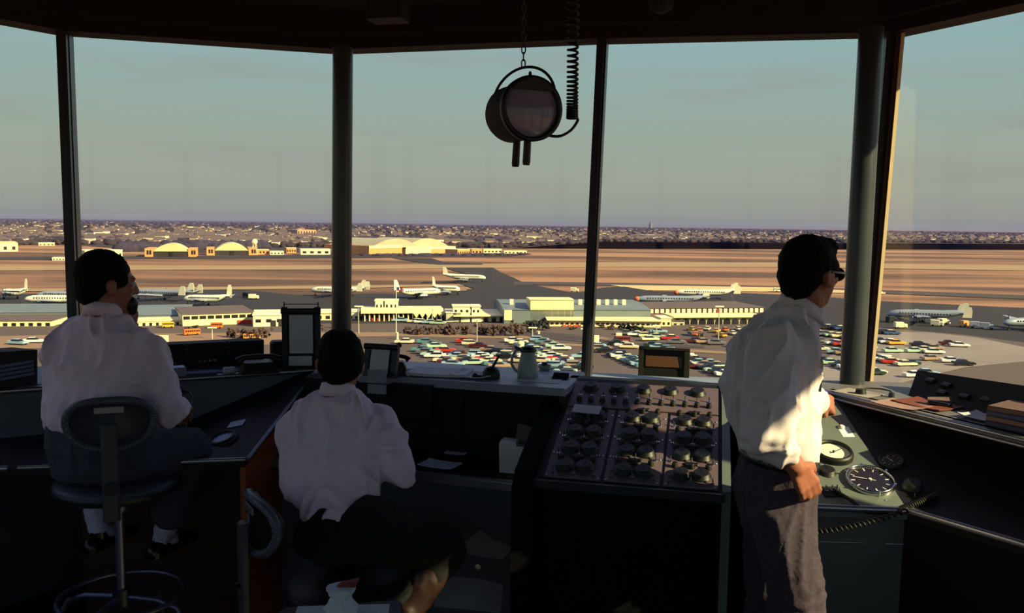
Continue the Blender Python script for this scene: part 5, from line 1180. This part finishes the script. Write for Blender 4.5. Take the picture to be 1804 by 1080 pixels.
while nh < 290:
    px = rh.uniform(-60, 1860); t_ = rh.random() ** .8; py = hz(px) + 9 + (far_edge(px) - 3 - hz(px) - 9) * (1 - t_ * .85)
    if px > 1100: py = hz(px) + 7 + (far_edge(px) - 2 - hz(px) - 7) * rh.uniform(.3, 1)
    if px > 1450 and rh.random() < .4: continue
    p = G(px, py); sc = rh.uniform(.9, 1.7) * (1.5 if rh.random() < .15 else 1)
    o = link('suburban_house', hme, None, Matrix.Translation(p) @ Matrix.Rotation(rh.choice((0, .15, -.1, 1.4)), 4, 'Z') @ Matrix.Diagonal((sc * 1.2, sc, sc, 1)))
    ci = rh.randrange(6); o.color = (*lin(HCOL[ci]), 1); o['category'] = 'house'; o['group'] = 'houses of the far suburb'; nh += 1
    hl.setdefault((ci, next(k for k, r_ in enumerate(REG) if px < r_[0])), []).append((px, o))
for (ci, k), l in hl.items():
    for q_, (_, o) in enumerate(sorted(l, key=lambda z: z[0])): o['label'] = '%s far house, %s from the left of its colour %s' % (HN[ci], ORD[q_], REG[k][1])
hs = MB()
for k in range(2200):
    px = rh.uniform(-120, 1920); u = rh.random(); py = hz(px) + 5 + (far_edge(px) - 1 - hz(px) - 5) * u
    if px > 1250 and rh.random() < .35: continue
    p = G(px, py); s_ = rh.uniform(.9, 1.7); w_ = 4 * s_ * rh.uniform(.8, 1.6); hs.box(p.x - w_, p.x + w_, p.y - 4, p.y + 4, GZ, GZ + 6 * s_, m=rh.randrange(4))
    hs.prism([(p.x - w_ - .4, p.y - 4.4, GZ + 6 * s_), (p.x - w_ - .4, p.y + 4.4, GZ + 6 * s_), (p.x - w_ - .4, p.y, GZ + 8.6 * s_)], (2 * w_ + .8, 0, 0), m=4)
hs.build('distant_houses', [mat('far_wall_%d' % q_, c__, .8) for q_, c__ in enumerate(((214, 196, 170), (180, 152, 140), (150, 124, 120), (226, 214, 196)))] + [MATS['house_roof']], None, kind='stuff', label='countless tiny houses of the suburb out towards the horizon', category='houses')
def tree_mass(name, label, spots, m, seed):
    r = random.Random(seed); b = MB()
    for p, rad, h in spots:
        n = 6; vs = [p + V((0, 0, h))]
        for zz, k in ((.72, .8), (.35, 1.0), (.0, .75)):
            for i in range(n):
                a = 2 * math.pi * i / n + r.random(); vs.append(p + V((math.cos(a) * rad * k * r.uniform(.75, 1.25), math.sin(a) * rad * k * r.uniform(.75, 1.25), h * zz * r.uniform(.85, 1.15))))
        fs = [(0, 1 + i, 1 + (i + 1) % n) for i in range(n)]
        for q in range(2):
            o_ = 1 + q * n; fs += [(o_ + i, o_ + n + i, o_ + n + (i + 1) % n, o_ + (i + 1) % n) for i in range(n)]
        b.add(vs, fs, 0, True)
    return b.build(name, m, None, kind='stuff', label=label, category='trees')
HC = {(int(o.matrix_basis.translation.x // 16), int(o.matrix_basis.translation.y // 16)) for l in hl.values() for _, o in l}
rt = random.Random(11); m_tfar = mat('bare_tree_purple', (46, 38, 52), .95, 0, .25, .02, rgb2=(62, 50, 60)); m_tmid = mat('tree_line_dark', (52, 45, 70), .95, 0, .2, .05)
spots = []
for k in range(12000):
    px = rt.uniform(-150, 1950); u = rt.random(); py = hz(px) + 2.6 + (far_edge(px) + 1 - hz(px) - 2.6) * u ** 1.15
    p = G(px, py); d = p.y
    if any((int(p.x // 16) + i_, int(p.y // 16) + j_) in HC for i_ in (-1, 0, 1) for j_ in (-1, 0, 1)): continue
    spots.append((p, rt.uniform(4.5, 8.5) * (1 + d / 5000), rt.uniform(5, 9) * (1 + d / 14000)))
tree_mass('distant_tree_cover', 'mauve winter tree cover of the suburb out to the horizon', spots, m_tfar, 1)
def belt(label, x0, x1, y0, y1, n, rad, h, m, seed):
    r = random.Random(seed); s = []
    for k in range(n):
        f = r.random(); px = x0 + (x1 - x0) * f; s.append((G(px, y0 + (y1 - y0) * f + r.uniform(-1.0, 1.0)), rad * r.uniform(.7, 1.4), h * r.uniform(.7, 1.3)))
    return tree_mass('tree_belt', label, s, m, seed)
belt('dark tree belt behind the two domed hangars', 215, 470, 443, 438, 260, 10, 11, m_tmid, 2)
belt('dark tree belt between the left column and the double hangar', 610, 900, 430, 430, 200, 12, 14, m_tmid, 3)
belt('dark tree line beyond the field right of the middle window bar', 1060, 1360, 424, 426, 200, 10, 6, m_tfar, 4)
belt('dark tree line beyond the field right of the big column', 1560, 1900, 420, 424, 200, 12, 7, m_tfar, 5)
belt('dark tree line at the left edge beyond the field', -60, 200, 424, 428, 160, 12, 9, m_tmid, 6)
belt('scrub line along the far taxiway before the hangars', 640, 930, 450, 449, 200, 5, 2.0, m_tmid, 8)
m_bush = mat('evergreen_bush', (40, 46, 38), .95, 0, .3, .5); m_bare = mat('bare_tree_brown', (78, 60, 54), .95, 0, .3, .6)
def tree(label, px, py, hpx, wpx, m, group, seed):
    p = G(px, py); k = p.y / F_PX; h, w = hpx * k, wpx * k; t = thing('tree', label, 'tree', TR(p, 0), group); r = random.Random(seed)
    MB().cyl((0, 0, 0), (0, 0, h * .5), .22, .14, 6).build('trunk', m_bare, t)
    b = MB()
    for q in range(22):
        c = V((r.uniform(-.42, .42) * w, r.uniform(-.36, .36) * w, h * r.uniform(.25, .85))); b.ball(c, V((w * r.uniform(.08, .15), w * r.uniform(.08, .15), h * r.uniform(.08, .15))), 7, 5)
    b.v = [tuple(V(v) + V((noise.noise(V(v) * 1.1), noise.noise(V(v) * 1.1 + V((7, 0, 0))), noise.noise(V(v) * 1.1 + V((0, 7, 0))))) * w * .14) for v in b.v]; b.sm = [False] * len(b.sm)
    b.build('crown', m, t)
TT = [(410, 597, 22, 20, 0), (428, 600, 24, 24, 0), (450, 602, 26, 24, 0), (470, 598, 22, 20, 0), (345, 582, 10, 14, 1), (330, 584, 8, 12, 1), (562, 584, 16, 16, 0), (590, 580, 14, 16, 0),
      (716, 590, 16, 18, 0), (735, 592, 20, 22, 0), (756, 592, 20, 22, 0), (778, 591, 20, 24, 0), (800, 592, 22, 24, 0), (822, 592, 22, 24, 0), (846, 592, 22, 26, 0), (868, 594, 24, 26, 0), (890, 594, 26, 28, 0), (912, 594, 30, 28, 0), (934, 588, 26, 26, 1), (956, 584, 22, 24, 1), (948, 571, 14, 20, 1),
      (1095, 582, 12, 18, 1), (1112, 585, 14, 24, 1), (1128, 586, 12, 20, 1), (1060, 580, 10, 14, 0), (1076, 583, 12, 14, 0), (1010, 583, 8, 14, 0)]
for k, (px, py, h, w, e) in enumerate(TT):
    where = 'between the left man and the tall board' if px < 500 else 'near the left column' if px < 620 else 'in the belt before the arcade and terminal hall' if px < 980 else 'right of the middle window bar'
    j = sum(1 for q in TT[:k] if (q[0] < 500) == (px < 500) and (q[0] < 620) == (px < 620) and (q[0] < 980) == (px < 980))
    tree('%s tree, %s from the left %s' % ('dark evergreen' if e else 'bare brownish', ORD[j], where), px, py, h, w, m_bush if e else m_bare, 'trees before the terminal', 60 + k)
# ---------------- lamp masts, flag, boards, buses
def mast(label, px, py, hpx, globe=False):
    p = G(px, py); k = p.y / F_PX; H = hpx * k; t = thing('light_mast', label, 'mast', TR(p, 0), 'light masts on the lots')
    MB().cyl((0, 0, 0), (0, 0, H), .22, .12, 8).build('pole', mat('mast_pale', (196, 186, 160), .6), t); MB().cbox(-1.6, 1.6, -.35, .35, H, H + .4, .1).build('lamp_head', m_bwhite, t)
for k, (px, py, h) in enumerate(((632, 590, 50), (762, 572, 28), (840, 612, 48), (1265, 606, 66), (1030, 600, 20), (374, 600, 22), (1156, 590, 16), (938, 600, 22))):
    mast('pale light mast, %s' % ('right of the left column', 'at the arcade end', 'tall, left of the jug', 'tall, left of the standing man', 'by the middle window bar', 'beyond the left switch cabinet', 'low, above the display box', 'low, left of the middle window bar')[k], px, py, h)
p = G(698, 600); k = p.y / F_PX; t = thing('flag_pole', 'tall flag pole with a striped flag in front of the white roof blocks', 'flag pole', TR(p, 0))
MB().cyl((0, 0, 0), (0, 0, 96 * k), .2, .1, 8).ball((0, 0, 96 * k), .3, 8, 6).build('pole', m_bwhite, t)
fw, fh, fz = 14 * k, 9 * k, 86 * k; fl = MB()
def wave(x): return .35 * math.sin(x * 1.9)
NS = 8
for i in range(7):
    for j in range(NS):
        x0, x1 = fw * j / NS, fw * (j + 1) / NS; z0_, z1_ = fz + fh * (1 - (i + 1) / 7), fz + fh * (1 - i / 7)
        if i < 4 and x0 < fw * .38: continue
        fl.add([(x0, wave(x0), z0_), (x1, wave(x1), z0_), (x1, wave(x1), z1_), (x0, wave(x0), z1_)], [(0, 1, 2, 3)], i % 2)
for j in range(3): x0, x1 = fw * j / NS, fw * (j + 1) / NS; fl.add([(x0, wave(x0), fz + fh * 3 / 7), (x1, wave(x1), fz + fh * 3 / 7), (x1, wave(x1), fz + fh), (x0, wave(x0), fz + fh)], [(0, 1, 2, 3)], 2)
fl.build('flag', [mat('flag_red', (196, 70, 56), .8), mat('flag_white', (225, 205, 190), .8), mat('flag_blue', (44, 44, 88), .8)], t, label='red and white striped flag with a blue corner')
def board(label, px, py, wpx, hpx, up, m=None):
    p = G(px, py + up); k = p.y / F_PX; t = thing('sign_board', label, 'sign board', TR(p, 0), 'blank pale boards on the lots')
    MB().cbox(-wpx * k / 2, wpx * k / 2, -.12, .12, up * k, (up + hpx) * k, .1).build('panel', m or m_bwhite, t)
    for s in (-1, 1): MB().cyl((s * wpx * k * .35, .2, 0), (s * wpx * k * .35, .2, (up + hpx) * k), .15, seg=6).build('post', m_steel, t)
board('square pale board just right of the middle window bar', 1048, 606, 14, 16, 4); board('square pale board above the red truck', 1090, 597, 11, 11, 4); board('square pale board by the right shoulder of the left man', 289, 604, 17, 14, 6)
p = G(917, 619); k = p.y / F_PX; t = thing('gate_kiosk', 'round topped pale kiosk left of the middle window bar above the jug', 'kiosk', TR(p, 0)); MB().cyl((0, 0, 0), (0, 0, 14 * k), 6 * k, seg=16).build('walls', m_bwhite, t); MB().ball((0, 0, 14 * k), V((7 * k, 7 * k, 5 * k)), 16, 8).build('dome', m_bcream, t)
p = G(700, 600); k = p.y / F_PX; t = thing('gate_kiosk', 'narrow pale kiosk right of the leaning white sheet', 'kiosk', TR(p, 0)); MB().cyl((0, 0, 0), (0, 0, 13 * k), 2.6 * k, 2.0 * k, seg=12).build('walls', m_bwhite, t); MB().ball((0, 0, 13 * k), V((2.4 * k, 2.4 * k, 2 * k)), 12, 6).build('dome', m_bcream, t)
p = G(949, 591); k = p.y / F_PX; t = thing('gate_kiosk', 'tiny pale kiosk on the curved road', 'kiosk', TR(p, 0)); MB().cbox(-2 * k, 2 * k, -2 * k, 2 * k, 0, 7 * k, .2).build('walls', m_bwhite, t); MB().box(-2.4 * k, 2.4 * k, -2.4 * k, 2.4 * k, 7 * k, 7.8 * k).build('roof', m_bcream, t)
def bus(label, px, py, rz, c, L=11):
    p = G(px, py); p.z += .6; t = thing('bus', label, 'bus', TR(p, rz) @ Matrix.Scale(.72, 4), 'buses and trucks at the terminal')
    MB().cbox(-L / 2, L / 2, -1.25, 1.25, .5, 3.1, .25).build('bus_body', c, t)
    for k in range(7):
        for s in (-1, 1): MB().box(-L / 2 + .6 + k * L * .13, -L / 2 + .6 + k * L * .13 + L * .1, s * 1.27 - .02, s * 1.27 + .02, 1.7, 2.6).build('window', m_bwin, t)
    for x in (-L * .3, L * .3):
        for s in (-1, 1): MB().cyl((x, s * 1.1 - .15, .5), (x, s * 1.1 + .15, .5), .5, seg=10).build('wheel', m_tire, t)
m_bo = mat('bus_orange', (232, 116, 40), .4); m_br = mat('truck_red', (120, 44, 36), .4)
bus('orange bus on the road right of the left man', 338, 593, R(35), m_bo, 8); bus('small orange van before the cream wing', 382, 581, R(10), m_bo, 6); bus('yellowish van before the gables', 296, 580, R(20), mat('bus_yellow', (240, 180, 60), .4), 6); bus('low peach coloured truck at the lower road before the tall board', 444, 602, R(4), mat('bus_peach', (240, 160, 100), .4), 8)
bus('red truck under the upper pale board', 1096, 606, R(5), m_br, 8)
# ---------------- aircraft
def airliner(name, label, px, py, rz, L, span, fins=1, jet=False, body=None, sc=1.0, tailh=1.0, curved=False, group='airliners on the apron', tip=False, nose=None):
    t = thing(name, label, 'airplane', TR(G(px, py) + V((0, 0, .5)), rz) @ Matrix.Scale(sc, 4), group); body = body or m_plane; r = 1.85; zc = 3.6
    b = MB(); prof = [(-.5, .15, 1.0), (-.44, .5, .75), (-.33, .8, .45), (-.2, .97, .1), (0, 1, 0), (.25, 1, 0), (.38, .93, -.02), (.45, .72, -.08), (.485, .42, -.14), (.5, .12, -.18)]
    vs = []; n = 14
    for f, k, dz in prof:
        dz = dz * r * (1.0 if not curved else 1.2) + (math.sin((f + .5) * math.pi) * .5 if curved else 0)
        for i in range(n): a = 2 * math.pi * i / n; vs.append((f * L, math.cos(a) * r * k, zc + dz + math.sin(a) * r * k))
    fs = [(k * n + i, k * n + (i + 1) % n, (k + 1) * n + (i + 1) % n, (k + 1) * n + i) for k in range(len(prof) - 1) for i in range(n)] + [tuple(range(n)), tuple(range((len(prof) - 1) * n, len(prof) * n))]
    b.add(vs, fs, 0, True).build('fuselage', body, t)
    wl = MB()
    for k in range(18):
        for s in (-1, 1): wl.box(-L * .28 + k * L * .036, -L * .28 + k * L * .036 + .6, s * r * .985 - .03, s * r * .985 + .03, zc + .3, zc + .9)
    wl.build('cabin_windows', m_bwin, t)
    if nose: MB().ball((L * .475, 0, zc - .2), V((L * .05, r * .78, r * .78)), 12, 8).build('nose_cone', nose, t)
    def wing(nm, x0, x1, tipx0, tipx1, y, z0, z1, th, m=None):
        for s in (-1, 1):
            MB().add([(x0, 0, z0 - th), (x1, 0, z0 - th), (tipx1, s * y, z1 - th * .2), (tipx0, s * y, z1 - th * .2), (x0, 0, z0 + th), (x1, 0, z0 + th), (tipx1, s * y, z1 + th * .2), (tipx0, s * y, z1 + th * .2)],
                     [(0, 1, 2, 3), (7, 6, 5, 4), (0, 4, 5, 1), (1, 5, 6, 2), (2, 6, 7, 3), (3, 7, 4, 0)]).build(nm, m or m_metal, t)
    if jet: wing('wing', -L * .06, L * .14, -L * .20, -L * .14, span / 2, zc - 1.0, zc + .6, .35)
    else: wing('wing', -L * .02, L * .14, L * .03, L * .08, span / 2, zc - .9, zc + .8, .35)
    tz = zc + r * .75
    wing('tailplane', -L * .48, -L * .40, -L * .49, -L * .45, span * .2, tz, tz + .5, .18)
    H = 6.2 * tailh
    def fin(y, z, h, x=0):
        pts = [(-L * .50 + x, y - .12, z), (-L * .37 + x, y - .12, z), (-L * .42 + x, y - .12, z + h * .8), (-L * .45 + x, y - .12, z + h), (-L * .505 + x, y - .12, z + h)]
        if not jet: pts = [(-L * .50 + x, y - .12, z), (-L * .39 + x, y - .12, z), (-L * .415 + x, y - .12, z + h * .7), (-L * .44 + x, y - .12, z + h), (-L * .49 + x, y - .12, z + h), (-L * .505 + x, y - .12, z + h * .6)]
        MB().prism(pts, (0, .24, 0)).build('tail_fin', m_fin, t)
    if fins == 1: fin(0, zc + .8, H)
    else:
        for y in (-span * .2, 0, span * .2): fin(y, tz - (1.2 if y else 0), 4.6)
    for s in (-1, 1):
        for f in (.30, .58):
            y = s * span / 2 * f; z = zc - .9 + 1.7 * f
            if jet: x = L * (.10 - .22 * f); MB().cyl((x - 2.2, y, z - 1.6), (x + 2.4, y, z - 1.6), .55, .72, 12).box(x - 1.2, x + 1.2, y - .1, y + .1, z - 1.2, z - .4).build('engine', m_metal, t)
            else:
                x = L * .13; MB().cyl((x - 3.4, y, z - .1), (x + 1.4, y, z - .1), .55, .75, 12).build('engine', m_metal, t)
                MB().box(x + 1.45, x + 1.55, y - .15, y + .15, z - 2.1, z + 1.9).box(x + 1.45, x + 1.55, y - 2, y + 2, z - .25, z + .05).ball((x + 1.6, y, z - .1), .35, 8, 6).build('propeller', m_steel, t)
    for x, y in ((L * .42, 0), (L * .04, -3), (L * .04, 3)): MB().cyl((x, y - .3, .5), (x, y + .3, .5), .55, seg=10).cyl((x, y, .5), (x, y, zc - 1), .14, seg=6).build('landing_gear', m_tire, t)
    return t
m_plane = mat('airliner_white', (236, 232, 210), .35, 0, .04, .2); m_metal = mat('airliner_metal', (170, 178, 190), .4, .35, .05, .2); m_fin = mat('fin_white', (236, 230, 200), .4, 0, .04, .2); m_nose = mat('nose_red', (220, 120, 80), .5)
m_planeg = mat('airliner_grey', (150, 160, 172), .4, .2, .05, .2)
airliner('triple_tail_airliner', 'silver triple tailed propeller airliner with spread wings right of the left man\'s head', 288, 531, R(166), 36, 37, 3, body=m_planeg, curved=True)
airliner('airliner', 'slim cream airliner with a tall fin seen side on above the cream wing', 366, 541, R(176), 24, 26, 1)
airliner('airliner', 'silver airliner at the left window bar, front end to the left', 108, 542, R(182), 34, 34, 1, body=m_plane); airliner('airliner', 'second silver airliner just beyond the one at the left window bar', 118, 534, R(180), 30, 32, 1, body=m_planeg)
airliner('jet_airliner', 'white jet airliner taxiing on the dark diagonal taxiway', 818, 498, R(-8), 31, 30, 1, jet=True, group='airliners on the taxiways')
airliner('triple_tail_airliner', 'triple tailed airliner mostly behind the left column', 596, 524, R(172), 32, 34, 3); airliner('airliner', 'white airliner with an upright fin, pointing away, left of the flag pole\'s right side', 736, 527, R(38), 30, 24, 1, jet=True)
airliner('triple_tail_airliner', 'triple tailed white airliner with a red edged nose left of the standing man', 1244, 528, R(176), 36, 36, 3, nose=m_nose)
airliner('airliner', 'dark silver airliner with a reddish nose lying before the triple tailed one', 1184, 541, R(177), 38, 34, 1, body=m_planeg, nose=m_nose, tailh=.5)
airliner('triple_tail_airliner', 'silver humped airliner with spread wings right of the big column', 1632, 571, R(162), 33, 38, 3, body=m_planeg, curved=True)
airliner('airliner', 'airliner cut by the right edge of the picture on the apron', 1830, 584, R(190), 34, 36, 1, body=m_planeg)
airliner('small_airplane', 'small white airplane alone on the apron at the left edge', 26, 529, R(175), 14, 14, 1); airliner('small_airplane', 'small pale airplane right of the white fin airliner', 786, 521, R(0), 16, 14, 1, jet=True)
# apron vehicles
def truck(label, px, py, c, sc=1.0, rz=0):
    p = G(px, py); t = thing('apron_truck', label, 'truck', TR(p + V((0, 0, .5)), rz) @ Matrix.Scale(sc, 4), 'service vehicles on the apron')
    MB().cbox(-2.6, 1.0, -1.1, 1.1, .7, 2.8, .15).build('box', c, t); MB().cbox(1.05, 2.6, -1.0, 1.0, .6, 2.1, .25).build('cab', c, t)
    for x in (-1.6, 1.7):
        for s in (-1, 1): MB().cyl((x, s * .95 - .15, .45), (x, s * .95 + .15, .45), .45, seg=8).build('wheel', m_tire, t)
for k, (px, py, c_) in enumerate(((447, 529, m_bwhite), (436, 526, m_steel), (1012, 516, m_bwhite), (1586, 581, m_bwhite), (1570, 570, m_steel), (1650, 577, m_bwhite), (1662, 574, m_bwhite), (1612, 570, m_metal), (1548, 521, m_bwhite), (1720, 580, m_metal), (1738, 582, m_metal), (1700, 578, m_brick))):
    truck(('white truck at the right of the apron between slim airliner and tall board', 'dark truck beside the white one near the tall board', 'small white truck left of the middle window bar', 'white truck on the apron edge right of the big column', 'dark truck under the left wing of the humped airliner', 'white truck left of two under the humped airliner', 'white truck right of two under the humped airliner', 'metal truck under the fuselage of the humped airliner', 'white truck far out at the cream mullion', 'left one of two grey trucks towards the right edge', 'right one of two grey trucks towards the right edge', 'brown truck left of the two grey ones')[k], px, py, c_, rz=R(rnd.uniform(-30, 30)))
bus('white coach on the far taxiway left of the standing man\'s head', 1375, 515, R(2), m_bwhite, 13)
# ---------------- haze over the plain
hm = bpy.data.materials.new('haze'); hm.use_nodes = True; t_ = hm.node_tree; t_.nodes.clear()
o_ = N(t_, 'ShaderNodeOutputMaterial'); vs_ = N(t_, 'ShaderNodeVolumeScatter'); vs_.inputs['Color'].default_value = (*lin((84, 84, 160)), 1)
vs_.inputs['Density'].default_value = 4.5e-5; vs_.inputs['Anisotropy'].default_value = 0.0
t_.links.new(vs_.outputs[0], o_.inputs['Volume'])
hz_ = MB().box(-30000, 30000, 700, 24000, GZ - 5, GZ + 140).build('haze', hm, None, kind='stuff', label='thin haze over the distant plain', category='haze')
